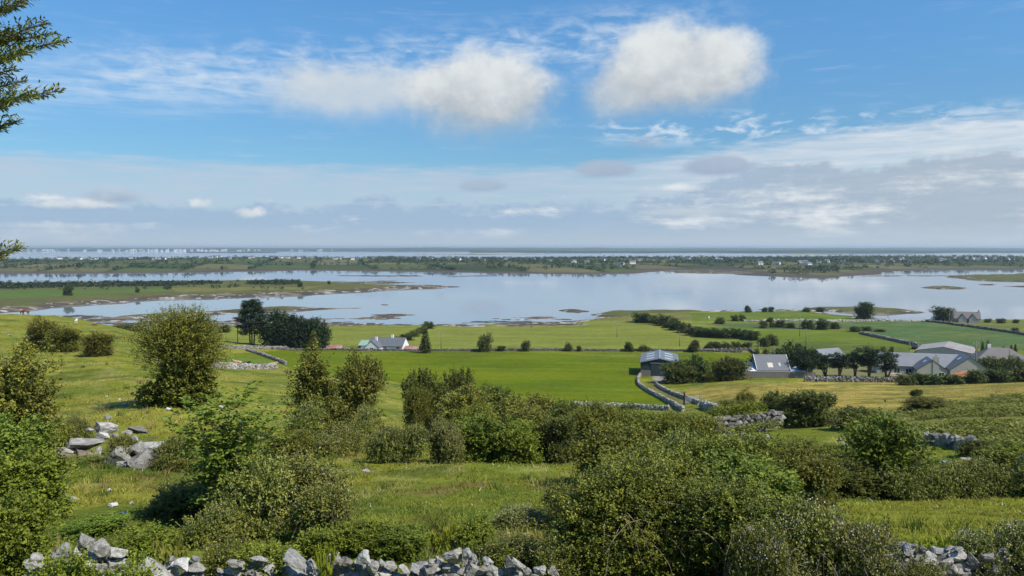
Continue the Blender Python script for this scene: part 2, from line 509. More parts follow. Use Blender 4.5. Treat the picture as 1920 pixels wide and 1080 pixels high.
M['trim'] = plain('white_trim', (0.7, 0.7, 0.7), 0.5, 0.05)
M['pole'] = plain('pole_wood', (0.20, 0.165, 0.13), 0.9, 0.2, 3)
M['metal'] = plain('galvanised_metal', (0.42, 0.43, 0.44), 0.4, 0.1, 4, metallic=0.6)
M['dark'] = plain('dark_metal', (0.02, 0.022, 0.025), 0.6, 0.2, 3)
M['cowbrown'] = plain('brown_hide', (0.20, 0.085, 0.035), 0.8, 0.2, 3)
M['cowtan'] = plain('tan_hide', (0.46, 0.30, 0.14), 0.8, 0.2, 3)
M['cowwhite'] = plain('cream_hide', (0.66, 0.60, 0.48), 0.8, 0.1, 3)
M['cowblack'] = plain('black_hide', (0.02, 0.018, 0.017), 0.7, 0.2, 3)
M['orange'] = plain('terracotta_sheet', (0.42, 0.17, 0.075), 0.8, 0.2, 2)
M['blue'] = plain('blue_plastic', (0.03, 0.12, 0.42), 0.5, 0.1, 2)
M['gravel'] = plain('lane_gravel', (0.30, 0.28, 0.25), 0.95, 0.3, 2.0, bmp=0.5)
def water_mat():
    m, N, p = new_mat('sea_water')
    pos = N.n('ShaderNodeNewGeometry').outputs['Position']
    p.inputs['Base Color'].default_value = (0.21, 0.245, 0.275, 1)
    p.inputs['Roughness'].default_value = 0.03
    p.inputs['IOR'].default_value = 1.45
    p.inputs['Specular IOR Level'].default_value = 0.7
    a = N.noise(N.vscale(pos, (0.05, 0.12, 1)), 1.0, 5, 0.6)
    c = N.noise(N.vscale(pos, (0.004, 0.012, 1)), 1.0, 3, 0.5)
    bump(N, p, N.m('MULTIPLY', a, N.step(c, 0.35, 0.6, 0.1, 1.0)), 0.07, 0.5)
    return m
M['water'] = water_mat()
# ------------------------------------------------------------------ the near land: a height field through surveyed points
CTRL = []
def cp(px, py, Y):
    dx, dz = ray(px, py)
    CTRL.append((float(dx), math.log(Y), float(-dz)))
def cz(px, z, Y):
    CTRL.append(((px - 960) / F, math.log(Y), (H - z) / Y))
for px in (-350, 200, 960, 1700, 2270):
    cz(px, 41.3, 1.5); cz(px, 39.9, 4.0); cz(px, 38.1, 8.0); cz(px, 36.8, 12.0)
for px, b in ((-350, -20), (0, -20), (300, 0), (650, 0), (960, 0), (1280, 0), (1650, 5), (1920, 5), (2270, 5)):
    cp(px, 1108 + b, 15.0); cp(px, 1030 + b, 17.2)
for px, pts in {
    -350: ((950, 21), (850, 33), (760, 50), (690, 80), (630, 120), (590, 170), (565, 240)),
    0: ((960, 21), (855, 33), (765, 50), (705, 76), (650, 118), (618, 165), (589, 240)),
    150: ((975, 21), (870, 31), (780, 48), (715, 74), (657, 115), (628, 155), (598, 240)),
    250: ((975, 21), (870, 32), (770, 49), (705, 76), (660, 115), (636, 155), (622, 200)),
    335: ((985, 21), (870, 33), (762, 50), (708, 82), (690, 118), (665, 160)),
    430: ((985, 21), (880, 33), (785, 58), (740, 88), (706, 130), (692, 152), (668, 215)),
    560: ((985, 21), (880, 33), (815, 55), (770, 80), (722, 122), (690, 185), (664, 250)),
    720: ((985, 20.5), (890, 32.5), (868, 37), (835, 58), (775, 98), (738, 140), (706, 205), (668, 265)),
    860: ((985, 20.5), (890, 32.5), (868, 37), (838, 57), (806, 84), (768, 140), (706, 210), (668, 268)),
    960: ((985, 20.5), (905, 30.5), (870, 37), (842, 57), (808, 88), (764, 140), (706, 210), (668, 268)),
    1130: ((985, 20.5), (910, 30), (870, 38), (835, 60), (800, 95), (766, 140), (706, 212), (668, 270)),
    1270: ((985, 20.5), (910, 30), (865, 40), (825, 63), (790, 100), (768, 138), (706, 215), (668, 272)),
    1400: ((985, 20.5), (915, 29.5), (870, 42), (815, 74), (778, 108), (745, 138), (712, 190), (672, 262)),
    1500: ((985, 20.5), (918, 29.5), (870, 42), (812, 74), (776, 105), (745, 138), (712, 190), (672, 255)),
    1650: ((992, 20.5), (938, 27.5), (880, 42), (812, 70), (772, 104), (742, 138), (714, 188), (672, 252)),
    1780: ((992, 20.5), (938, 27.5), (870, 43), (812, 66), (764, 102), (738, 136), (716, 182), (676, 246)),
    1920: ((992, 20.5), (936, 27.5), (862, 44), (800, 68), (752, 100), (728, 138), (712, 180), (678, 240)),
    2270: ((985, 20.5), (920, 28), (840, 46), (780, 70), (735, 100), (710, 138), (690, 185), (665, 245)),
}.items():
    for py, Y in pts:
        cp(px, py, Y)
for px in (-350, 0, 150):
    cz(px, 13, 310); cz(px, 4, 380); cz(px, 0.6, 430); cz(px, -1.2, 480)
for px in (250, 335, 430):
    cz(px, 12 if px < 430 else 9.5, 270); cz(px, 6, 320); cz(px, 2.5, 375); cz(px, 0.8, 418); cz(px, -1.0, 455)
for px in (560, 720, 860, 960, 1050):
    cz(px, 5.2, 295); cz(px, 3.4, 345); cz(px, 1.8, 395); cz(px, 0.5, 433); cz(px, -1.0, 470)
for px in (1130,):
    cz(px, 4.8, 300); cz(px, 3.0, 360); cz(px, 2.0, 410); cz(px, 1.3, 460); cz(px, 0.2, 490); cz(px, -1.2, 520)
for px in (1270, 1400, 1500):
    cz(px, 5.4, 300); cz(px, 4.0, 350); cz(px, 3.4, 400); cz(px, 3.0, 450); cz(px, 2.2, 495); cz(px, 0.2, 532); cz(px, -1.2, 560)
for px in (1650, 1780, 1920, 2270):
    cz(px, 6.4, 290); cz(px, 4.6, 340); cz(px, 3.3, 390); cz(px, 2.2, 430); cz(px, 1.0, 458); cz(px, -0.3, 476); cz(px, -1.3, 500)
for px in (-350, 150, 650, 1130, 1500, 1900, 2270):
    cz(px, -2.0, 640)
CTRL = np.array(CTRL)
USC = 3.0
def tps_fit(P):
    n = len(P)
    q = np.stack([P[:, 0] * USC, P[:, 1]], 1)
    d2 = ((q[:, None] - q[None]) ** 2).sum(-1)
    Kk = 0.5 * d2 * np.log(d2 + 1e-12)
    A = np.zeros((n + 3, n + 3))
    A[:n, :n] = Kk + np.eye(n) * 0.004
    A[:n, n] = 1; A[:n, n + 1:] = q
    A[n, :n] = 1; A[n + 1:, :n] = q.T
    return q, np.linalg.solve(A, np.concatenate([P[:, 2] * np.exp(P[:, 1]) ** 0.5, np.zeros(3)]))
TQ, TW = tps_fit(CTRL)
def tps(u, v):
    u = np.asarray(u, float).ravel(); v = np.asarray(v, float).ravel()
    out = np.empty(len(u))
    n = len(TQ)
    for i in range(0, len(u), 20000):
        a = u[i:i + 20000] * USC; b = v[i:i + 20000]
        d2 = (a[:, None] - TQ[:, 0]) ** 2 + (b[:, None] - TQ[:, 1]) ** 2
        out[i:i + 20000] = (0.5 * d2 * np.log(d2 + 1e-12)) @ TW[:n] + TW[n] + TW[n + 1] * a + TW[n + 2] * b
    return out / np.exp(v) ** 0.5
U0, U1, NU = -0.84, 0.84, 580
V0, V1, NV = math.log(1.5), math.log(640), 500
gu = np.linspace(U0, U1, NU); gv = np.linspace(V0, V1, NV)
cu = np.linspace(U0, U1, 166); cv = np.linspace(V0, V1, 271)      # coarse solve, then bilinear refinement
cS = tps(*[a.ravel() for a in np.meshgrid(cu, cv)]).reshape(len(cv), len(cu))
def bil(Z, au, av, u, v):
    fu = np.clip((u - au[0]) / (au[1] - au[0]), 0, len(au) - 1.001); fv = np.clip((v - av[0]) / (av[1] - av[0]), 0, len(av) - 1.001)
    i = fu.astype(int); j = fv.astype(int); a = fu - i; b = fv - j
    return (Z[j, i] * (1 - a) + Z[j, i + 1] * a) * (1 - b) + (Z[j + 1, i] * (1 - a) + Z[j + 1, i + 1] * a) * b
GU, GV = np.meshgrid(gu, gv)
GY = np.exp(GV); GX = GU * GY
GZ = H - bil(cS, cu, cv, GU, GV) * GY
rel = np.clip(GY / 60, 0.15, 1.0)
GZ += 0.35 * rel * fbm(GX / 7, GY / 7, 3, 3) * (GY < 150) * np.clip((150 - GY) / 50, 0, 1) + 0.07 * fbm(GX / 0.9, GY / 0.9, 3, 5) * (GY < 70)
GZ += 0.9 * np.clip((GY - 380) / 60, 0, 1) * fbm(GX / 26, GY / 14, 4, 9) + 0.25 * np.clip((GY - 150) / 60, 0, 1) * fbm(GX / 20, GY / 20, 3, 2)
GZ = np.maximum(GZ, -2.6)
def gz(X, Y):
    X = np.atleast_1d(np.asarray(X, float)); Y = np.atleast_1d(np.asarray(Y, float))
    r = bil(GZ, gu, gv, X / Y, np.log(Y))
    return r if len(r) > 1 else float(r[0])
def on_ground(px, py, ymin=11):
    dx, dz = ray(px, py)
    Ys = np.exp(np.linspace(math.log(ymin), math.log(600), 3000))
    d = (H + dz * Ys) - gz(dx * Ys, Ys)
    k = np.argmax(d < 0)
    if d[k] >= 0:
        k = len(Ys) - 1
    Y = float(Ys[k])
    return Vector((float(dx * Y), Y, gz(dx * Y, Y)))

# ground colours: what grows where (polygons are field outlines, given in photo pixels on the ground, with a distance range)
GPX, GPY = project(GX, GY, GZ)
GC = np.empty(GX.shape + (3,))
GC[:] = (0.205, 0.205, 0.026)
def mixcol(mask, c, k=1.0):
    w = (np.asarray(mask, float) * k)[..., None]
    GC[:] = GC * (1 - w) + np.array(c) * w
rough = fbm(GX / 9, GY / 9, 4, 21)
mixcol(np.clip(rough * 2.2, 0, 1), (0.25, 0.225, 0.055), 0.7)
mixcol(np.clip(-rough * 2.4, 0, 1), (0.120, 0.155, 0.022), 0.8)
patch = fbm(GX / 2.3, GY / 2.3, 3, 31)
mixcol(np.clip((patch - 0.10) * 5, 0, 1) * (GY < 200), (0.095, 0.135, 0.022), 0.75)
mixcol(np.clip((fbm(GX / 1.3, GY / 2.2, 3, 33) - 0.16) * 6, 0, 1) * (GY < 200), (0.27, 0.25, 0.075), 0.6)
mixcol(np.clip((fbm(GX / 4.5, GY / 5.5, 4, 35) - 0.2) * 6, 0, 1) * (GY < 240), (0.075, 0.100, 0.020), 0.7)
mixcol(np.clip((-patch - 0.2) * 5, 0, 1) * (GY < 30), (0.16, 0.11, 0.045), 0.6)
ZONES = [
    # outline, near, far, colour
    ([(-400, 690), (440, 654), (620, 656), (1000, 657), (1460, 655), (1480, 610), (2400, 690), (2400, 560), (-400, 560)], 268, 640, (0.185, 0.205, 0.034)),
    ([(430, 664), (560, 654), (1200, 657), (1405, 662), (1440, 674), (1300, 700), (1262, 702), (1200, 706), (1196, 722), (1262, 760), (1230, 764), (1075, 758), (950, 756), (845, 745), (740, 716), (600, 700), (545, 690), (500, 672)], 130, 300, (0.100, 0.135, 0.005)),
    ([(1180, 590), (1500, 583), (1600, 583), (1760, 600), (1640, 606), (1480, 604), (1300, 603)], 330, 620, (0.100, 0.145, 0.020)),
    ([(1290, 606), (1480, 604), (1700, 606), (1600, 617), (1440, 618), (1350, 612)], 300, 620, (0.080, 0.115, 0.045)),
    ([(1280, 612), (1420, 614), (1400, 630), (1280, 620)], 280, 620, (0.085, 0.150, 0.022)),
    ([(1420, 620), (1600, 618), (1720, 648), (1700, 660), (1440, 660), (1380, 640)], 230, 620, (0.108, 0.150, 0.017)),
    ([(1420, 642), (1560, 640), (1700, 655), (1700, 668), (1440, 668)], 230, 620, (0.090, 0.120, 0.025)),
    ([(1600, 606), (1740, 602), (1870, 618), (2300, 660), (2300, 690), (1900, 655), (1720, 648), (1600, 622)], 230, 620, (0.080, 0.130, 0.048)),
    ([(1740, 600), (2300, 604), (2300, 655), (1920, 630), (1860, 616)], 300, 620, (0.130, 0.145, 0.040)),
    ([(1110, 600), (1160, 586), (1290, 583), (1300, 600), (1200, 605)], 400, 640, (0.150, 0.150, 0.045)),
    ([(1270, 735), (1330, 722), (1500, 716), (1690, 716), (2000, 720), (2000, 745), (1790, 748), (1710, 762), (1640, 782), (1480, 772), (1390, 752), (1330, 752)], 96, 190, (0.33, 0.255, 0.060)),
    ([(1650, 784), (1735, 756), (1850, 744), (2300, 734), (2300, 850), (1830, 842), (1700, 822), (1620, 805)], 45, 150, (0.165, 0.170, 0.040)),
    ([(1380, 822), (1440, 806), (1530, 795), (1560, 812), (1540, 828), (1420, 834)], 50, 95, (0.135, 0.155, 0.020)),
    ([(1740, 838), (1820, 842), (1830, 856), (1760, 856)], 35, 80, (0.135, 0.155, 0.020)),
    ([(1215, 735), (1225, 706), (1262, 704), (1270, 715), (1232, 718), (1290, 756), (1282, 764)], 130, 225, (0.150, 0.140, 0.045)),
    ([(1224, 706), (1262, 704), (1266, 712), (1235, 716), (1226, 713)], 130, 235, (0.30, 0.27, 0.23)),
    ([(1420, 706), (1690, 706), (1900, 690), (1900, 668), (1420, 668)], 184, 262, (0.17, 0.17, 0.07)),
    ([(1560, 942), (2300, 930), (2300, 1000), (1680, 1012), (1600, 985)], 15, 30, (0.170, 0.180, 0.024)),
    ([(420, 672), (470, 662), (520, 680), (520, 690), (400, 690)], 150, 240, (0.110, 0.150, 0.022)),
]
jx = 5 * fbm(GX / 3, GY / 6, 3, 77) * np.clip(60 / GY, 0.1, 1.5); jy = 2.2 * fbm(GX / 5, GY / 5, 3, 78) * np.clip(60 / GY, 0.2, 1.5)
for poly, y0, y1, c in ZONES:
    mk = in_poly(GPX + jx, GPY + jy, poly) & (GY > y0) & (GY < y1)
    mixcol(mk, c)
past = (GY > 268)
mixcol(past * np.clip(0.1 + 1.8 * fbm(GX / 16, GY / 6, 4, 45), 0, 1), (0.20, 0.19, 0.055), 0.55)
mixcol(past * np.clip(0.0 + 1.8 * fbm(GX / 30, GY / 4, 4, 46), 0, 1), (0.085, 0.125, 0.028), 0.6)
# mowing lines of the bright field and drill lines of the crop: what the machine left
brf = in_poly(GPX, GPY, ZONES[1][0]) & (GY > 130) & (GY < 300)
mixcol(brf * np.clip(0.2 + 2.0 * fbm(GX / 18, GY / 9, 4, 43), 0, 1), (0.074, 0.118, 0.009), 0.8)
mixcol(brf * np.clip(0.5 + 1.5 * fbm(GX / 40, GY / 3.2, 3, 41), 0, 1), (0.145, 0.170, 0.010), 0.75)
crop = in_poly(GPX, GPY, ZONES[7][0]) & (GY > 230)
mixcol(crop * np.clip(np.sin((GY + 0.35 * GX) * 2 * np.pi / 12) * 2.5 - 1.4, 0, 1), (0.055, 0.095, 0.034), 0.6)
# straw tones of the dry field
yel = in_poly(GPX, GPY, ZONES[10][0]) & (GY > 96) & (GY < 190)
mixcol(yel * np.clip(0.35 + 2.6 * fbm(GX / 10, GY / 5, 4, 51), 0, 1), (0.135, 0.145, 0.034), 0.85)
mixcol(yel * np.clip(-0.3 + 4 * fbm(GX / 2.2, GY / 2.5, 3, 53), 0, 1), (0.12, 0.115, 0.03), 0.7)
mixcol(yel * np.clip(-0.1 + 1.6 * fbm(GX / 9, GY / 4, 4, 52), 0, 1), (0.36, 0.27, 0.075), 0.8)
# foreshore: bare stones and wrack where the tide reaches
tide = np.clip((0.75 - GZ + 0.5 * fbm(GX / 8, GY / 5, 3, 61)) / 0.4, 0, 1) * (GY > 350)
mixcol(tide, (0.105, 0.088, 0.068))
mixcol(tide * (fbm(GX / 4, GY / 3, 3, 62) > 0.16), (0.42, 0.40, 0.36))
idx = np.arange(NU * NV).reshape(NV, NU)
quads = np.stack([idx[:-1, :-1], idx[:-1, 1:], idx[1:, 1:], idx[1:, :-1]], -1).reshape(-1, 4)
me = mesh_np('ground', np.stack([GX, GY, GZ], -1).reshape(-1, 3), quads, M['ground'], smooth=True, cols=GC.reshape(-1, 3))
tag(link('ground', me), 'sloping green and straw coloured pasture running down to the bay', 'ground', kind='structure')

# ------------------------------------------------------------------ sea
mb = MB()
mb.add([(-18500, 250, 0), (18500, 250, 0), (18500, 22800, 0), (-18500, 22800, 0)], [(0, 1, 2, 3)])
tag(mb.build('sea_water', M['water']), 'calm grey blue tidal bay mirroring the clouds', 'water', kind='structure')

# ------------------------------------------------------------------ low islands, spits and mud banks in the bay
FL = []      # polygons in photo pixels on the sea plane: outline, top height, ramp in metres, wobble in metres
FL.append(([(-420, 533), (0, 531.5), (150, 531), (330, 529), (560, 528), (640, 531.5), (720, 536), (868, 537.6), (760, 542), (700, 546), (620, 551), (480, 556), (300, 561), (200, 569), (100, 579), (0, 585), (-420, 598)], 3.6, 55, 14))
FL.append(([(190, 598), (260, 590), (400, 583), (520, 577), (670, 578), (560, 583), (430, 589), (300, 597)], 1.3, 14, 10))
FL.append(([(640, 517.2), (760, 515.7), (830, 519.6), (700, 518.8)], 0.35, 20, 30))
FL.append(([(845, 516.6), (925, 517.3), (860, 517.9)], 0.3, 20, 20))
FL.append(([(640, 528), (735, 526.5), (790, 530), (690, 533)], 0.35, 20, 30))
FL.append(([(690, 590.5), (730, 589), (775, 590.6), (730, 593.5)], 0.5, 6, 6))
FL.append(([(695, 570), (735, 569), (725, 573)], 0.35, 6, 8))
FL.append(([(1040, 582), (1075, 580), (1110, 584), (1090, 589), (1060, 587)], 0.8, 7, 7))
FL.append(([(1105, 590), (1150, 584), (1250, 582.6), (1330, 585), (1240, 598), (1150, 600)], 1.6, 14, 9))
FL.append(([(1500, 577), (1600, 573), (1690, 580.5), (1715, 586), (1640, 589), (1540, 583)], 1.2, 10, 12))
FL.append(([(1785, 518.5), (1850, 514.5), (2200, 513), (2200, 528), (1920, 529), (1850, 526)], 1.6, 25, 30))
FL.append(([(1708, 538.6), (1770, 536.6), (1808, 541), (1760, 543)], 0.9, 10, 12))
FL.append(([(1822, 533.4), (1862, 533), (1860, 535.6)], 0.6, 10, 10))
FL.append(([(1878, 537), (1960, 535), (1960, 540)], 0.7, 10, 12))
FL.append(([(1595, 517), (1690, 516.6), (1680, 519.6)], 0.5, 20, 20))
FL.append(([(1698, 516.6), (1765, 517), (1720, 519)], 0.5, 20, 20))
FL.append(([(1235, 509), (1300, 505.5), (1400, 508), (1440, 514), (1300, 513)], 0.6, 30, 30))
FL.append(([(150, 606), (400, 601), (560, 603), (700, 606), (860, 607), (980, 610), (1060, 609), (1050, 618), (600, 618), (150, 624)], 0.29, 30, 26))
FL.append(([(0, 592), (200, 596), (330, 600), (330, 612), (0, 606)], 0.29, 30, 26))
FL.append(([(420, 596), (560, 592), (700, 598), (520, 604)], 0.16, 20, 26))
FL.append(([(920, 598), (1000, 596), (1050, 598), (980, 601)], 0.05, 14, 18))
py_ = np.linspace(503, 627, 310); px_ = np.linspace(-200, 2120, 800)
PX, PY = np.meshgrid(px_, py_)
FX, FY = on_sea(PX, PY)
FZ = np.full(FX.shape, -1.0)
wob = fbm(FX / 40, FY / 40, 5, 101)
speck = fbm(FX / 9, FY / 9, 4, 103)
main_sd = None
for k, (poly, top, ramp, wb) in enumerate(FL):
    wp = [tuple(float(q) for q in on_sea(a, b)) for a, b in poly]
    xs = [p[0] for p in wp]; ys = [p[1] for p in wp]
    mk = (FX > min(xs) - 120) & (FX < max(xs) + 120) & (FY > min(ys) - 120) & (FY < max(ys) + 120)
    ax, ay = FX[mk], FY[mk]
    sdist = np.where(in_poly(ax, ay, wp), 1, -1) * edge_dist(ax, ay, wp) + wb * wob[mk] * 1.6
    t = np.clip(sdist / ramp, -1, 1)
    hgt = np.where(t > 0, top * (1 - (1 - t) ** 2), t * 1.0) + speck[mk] * (0.28 if top < 0.5 else 0.35)
    if -0.1 < top < 0.3:                       # half drowned flats: ridges and pools
        hgt = np.where(t > -0.4, -0.10 + 0.9 * top + 0.75 * fbm(ax / 16, ay / 7, 4, 111) + 0.5 * fbm(ax / 5, ay / 2.6, 3, 112) - 0.6 * np.clip(-t, 0, 1), -1)
    FZ[mk] = np.maximum(FZ[mk], hgt)
    if k == 0:
        main_sd = np.full(FX.shape, -99.0); main_sd[mk] = sdist
FZ += 0.02
FCc = np.empty(FX.shape + (3,))
FCc[:] = (0.078, 0.066, 0.052)
def fmix(mask, c, k=1.0):
    w = (np.asarray(mask, float) * k)[..., None]
    FCc[:] = FCc * (1 - w) + np.array(c) * w
fmix(np.clip(fbm(FX / 14, FY / 8, 4, 105) * 3, 0, 1), (0.20, 0.165, 0.12), 0.8)
fmix(fbm(FX / 6, FY / 4, 3, 107) > 0.33, (0.42, 0.40, 0.36), 0.8)
gr = np.clip((FZ - np.where(main_sd > -5, 1.9, 0.75) + 0.9 * speck) / 0.5, 0, 1)
fmix(gr, (0.100, 0.105, 0.036))
isl = main_sd > 30
fmix(isl & in_poly(PX, PY, [(-200, 558), (60, 551), (310, 546.5), (318, 552), (200, 558), (0, 569), (-200, 578)]), (0.085, 0.130, 0.030))
fmix(isl & in_poly(PX, PY, [(-200, 537), (0, 535), (190, 532.5), (170, 537), (0, 540), (-200, 542)]), (0.24, 0.205, 0.080))
fmix(isl & in_poly(PX, PY, [(320, 546), (560, 545), (640, 540), (560, 549), (330, 554)]), (0.145, 0.140, 0.045))
fidx = np.arange(FX.size).reshape(FX.shape)
fq = np.stack([fidx[:-1, :-1], fidx[:-1, 1:], fidx[1:, 1:], fidx[1:, :-1]], -1).reshape(-1, 4)
fq = fq[:, ::-1]
keep = FZ.ravel()[fq].max(1) > -0.06
fq = fq[keep]
used, inv = np.unique(fq, return_inverse=True)
me = mesh_np('tidal_flats', np.stack([FX, FY, FZ], -1).reshape(-1, 3)[used], inv.reshape(-1, 4), M['flats'], smooth=True, cols=FCc.reshape(-1, 3)[used])
tag(link('tidal_flats', me), 'low grassy spit and dark weedy mud banks lying in the bay', 'mud flat', kind='structure')
def fz(X, Y):
    # height of the spit near a point
    px, py = project(X, Y, 0.0)
    i = np.clip(((px - px_[0]) / (px_[1] - px_[0])).astype(int), 0, len(px_) - 1); j = np.clip(((py - py_[0]) / (py_[1] - py_[0])).astype(int), 0, len(py_) - 1)
    return FZ[j, i]

# ------------------------------------------------------------------ the headland across the bay
HL = [(-420, 513), (0, 513), (200, 512), (380, 510), (560, 506.5), (700, 508), (900, 511), (1100, 513.5), (1200, 512), (1245, 507), (1330, 505), (1410, 510), (1380, 515), (1450, 518), (1540, 521), (1600, 518), (1650, 512.5), (1690, 507), (1800, 505.5), (1920, 505), (2300, 504),
      (2300, 483), (1900, 483), (1500, 483), (1000, 486), (700, 485.4), (450, 484.5), (150, 487.5), (60, 488.6), (-420, 491)]
HLW = [tuple(float(q) for q in on_sea(a, b)) for a, b in HL]
hy = np.linspace(481.5, 523, 190); hx = np.linspace(-300, 2220, 540)
HPX, HPY = np.meshgrid(hx, hy)
HX, HY = on_sea(HPX, HPY)
hsd = np.where(in_poly(HX, HY, HLW), 1, -1) * edge_dist(HX, HY, HLW) + 22 * fbm(HX / 90, HY / 90, 4, 201)
ht = np.clip(hsd / 260, 0, 1)
HZ = np.where(hsd > 0, 1.2 * np.clip(hsd / 25, 0, 1) + 5.5 * ht + 3.5 * ht * fbm(HX / 320, HY / 320, 3, 203) + 3.0 * np.clip(hsd / 700, 0, 1), np.clip(hsd / 40, -1, 0))
HC = np.empty(HX.shape + (3,)); HC[:] = (0.10, 0.10, 0.05)
# strip fields, each with its own crop
sc_x, sc_y = 120.0, 210.0
cx_ = np.floor((HX + 0.25 * HY + 60 * vnoise(HX / 300, HY / 300, 5)) / sc_x); cy_ = np.floor((HY + 60 * vnoise(HX / 260, HY / 260, 6)) / sc_y)
hh = _hash(cx_, cy_, 11)
pal = np.array([(0.070, 0.090, 0.032), (0.095, 0.105, 0.04), (0.135, 0.125, 0.06), (0.055, 0.080, 0.028), (0.080, 0.10, 0.034), (0.045, 0.062, 0.026), (0.12, 0.115, 0.05)])
HC[:] = pal[(hh * 6.99).astype(int)]
ex = np.abs(((HX + 0.25 * HY + 60 * vnoise(HX / 300, HY / 300, 5)) / sc_x) % 1 - 0.5); ey = np.abs(((HY + 60 * vnoise(HX / 260, HY / 260, 6)) / sc_y) % 1 - 0.5)
hed = (ex > 0.45) | (ey > 0.46)
HC[hed] = (0.035, 0.05, 0.02)
sh = np.clip((45 + 25 * fbm(HX / 60, HY / 60, 3, 209) - hsd) / 25, 0, 1)[..., None]
HC[:] = HC * (1 - sh) + np.array((0.085, 0.072, 0.058)) * sh
hidx = np.arange(HX.size).reshape(HX.shape)
hq = np.stack([hidx[:-1, :-1], hidx[1:, :-1], hidx[1:, 1:], hidx[:-1, 1:]], -1).reshape(-1, 4)
hq = hq[HZ.ravel()[hq].max(1) > -0.5]
used, inv = np.unique(hq, return_inverse=True)
me = mesh_np('headland', np.stack([HX, HY, HZ], -1).reshape(-1, 3)[used], inv.reshape(-1, 4), M['far'], smooth=True, cols=HC.reshape(-1, 3)[used])
tag(link('headland', me), 'low headland of small green fields across the bay', 'land', kind='structure')
def hz_at(X, Y):
    px, py = project(X, Y, 0.0)
    i = np.clip(((px - hx[0]) / (hx[1] - hx[0])).astype(int), 0, len(hx) - 1); j = np.clip(((py - hy[0]) / (hy[1] - hy[0])).astype(int), 0, len(hy) - 1)
    return HZ[j, i], hsd[j, i], hed[j, i]

# ------------------------------------------------------------------ far coast
def strip(name, label, xs, base_py, depth, top, seed, col):
    n = len(xs); rows = 14
    X0, Y0 = on_sea(np.array(xs), base_py)
    V, Cc = [], []
    for r_ in range(rows):
        t = r_ / (rows - 1)
        Y = Y0 + depth * t
        X = X0 * (Y / Y0)
        z = top * np.clip(t * 1.6, 0, 1) * (0.55 + 0.9 * np.clip(fbm(X / 1500, Y / 1500, 4, seed) + 0.25, 0, 1)) - 0.5 * (r_ == 0) + 4 * t * fbm(X / 160, Y / 200, 3, seed + 3)
        V.append(np.stack([X, Y, np.maximum(z, -0.5)], -1))
        cc = np.empty((n, 3)); cc[:] = col
        cc *= (1 + 0.7 * fbm(X / 180, Y / 240, 3, seed + 5))[:, None]
        Cc.append(np.clip(cc, 0.01, 1))
    V = np.concatenate(V); Cc = np.concatenate(Cc)
    ii = np.arange(n * rows).reshape(rows, n)
    q = np.stack([ii[:-1, :-1], ii[:-1, 1:], ii[1:, 1:], ii[1:, :-1]], -1).reshape(-1, 4)
    o = link(name, mesh_np(name, V, q, M['far'], smooth=True, cols=Cc))
    return tag(o, label, 'land', kind='structure')
xs = np.linspace(-500, 2420, 500)
strip('far_coast', 'hazy blue low coast along the horizon', xs, 471.5 + 1.2 * fbm(xs / 160, xs * 0, 3, 301), 9000, 34, 305, (0.07, 0.09, 0.05))
xs = np.linspace(880, 2420, 300)
strip('inner_coast', 'darker wooded shore below the far coast on the right', xs, 474.2 + 1.4 * fbm(xs / 120, xs * 0 + 4, 3, 311) - 1.6 * np.clip((1150 - xs) / 250, 0, 1), 1500, 15, 315, (0.05, 0.07, 0.035))
for a, b, y0, nm, lb in ((350, 520, 473.3, 'rocky_islet', 'thin dark islet in front of the far coast on the left'), (780, 1010, 477.6, 'sand_bar', 'long sand bar beyond the headland near the middle'), (1020, 1130, 475.6, 'sand_bar', 'short sand bar beyond the headland right of the middle'), (1480, 1580, 477.5, 'sand_bar', 'sand bar beyond the headland towards the right')):
    xs = np.linspace(a, b, 60)
    strip(nm, lb, xs, y0 + 0.5 * fbm(xs / 30, xs * 0, 3, int(a)), 160, 1.6 if nm == 'sand_bar' else 5, 321, (0.22, 0.19, 0.14) if nm == 'sand_bar' else (0.06, 0.06, 0.05))

print('GROUND', GZ.min(), GZ.max())
# haze: the air itself, round the camera and everything built
mb = MB(); mb.box(-19500, 19500, -120, 23500, -4.0, 62.0)
hzm = bpy.data.materials.new('haze_air'); hzm.use_nodes = True
hzm.node_tree.nodes.clear()
hv = hzm.node_tree.nodes.new('ShaderNodeVolumePrincipled'); ho = hzm.node_tree.nodes.new('ShaderNodeOutputMaterial')
hv.inputs['Color'].default_value = (0.70, 0.86, 1.0, 1)
hv.inputs['Density'].default_value = 7.0e-5
hv.inputs['Anisotropy'].default_value = 0.2
hzm.node_tree.links.new(hv.outputs[0], ho.inputs['Volume'])
tag(mb.build('haze', hzm), 'thin pale blue haze over the bay', 'haze', kind='stuff')
# ------------------------------------------------------------------ foliage builders
def unit(v):
    return v / (np.linalg.norm(v, axis=-1, keepdims=True) + 1e-9)
def leaves(P, D, L, Wd, g, tint):
    """diamond leaves: base points P, directions D, lengths L, widths Wd; g a generator"""
    n = len(P)
    nrm = unit(0.62 * unit(g.normal(size=(n, 3))) + np.array([0.0, 0.0, 0.75]))
    D = unit(D)
    D = unit(D - 0.8 * nrm * (D * nrm).sum(1, keepdims=True))
    nn = unit(np.cross(D, nrm))
    up = np.cross(nn, D)
    L = L[:, None]; Wd = Wd[:, None]
    V = np.empty((n, 4, 3))
    V[:, 0] = P
    V[:, 1] = P + D * L * 0.5 + nn * Wd * 0.5 + up * Wd * 0.15
    V[:, 2] = P + D * L
    V[:, 3] = P + D * L * 0.5 - nn * Wd * 0.5 + up * Wd * 0.15
    Fq = np.arange(n * 4).reshape(n, 4)
    return V.reshape(-1, 3), Fq, tint
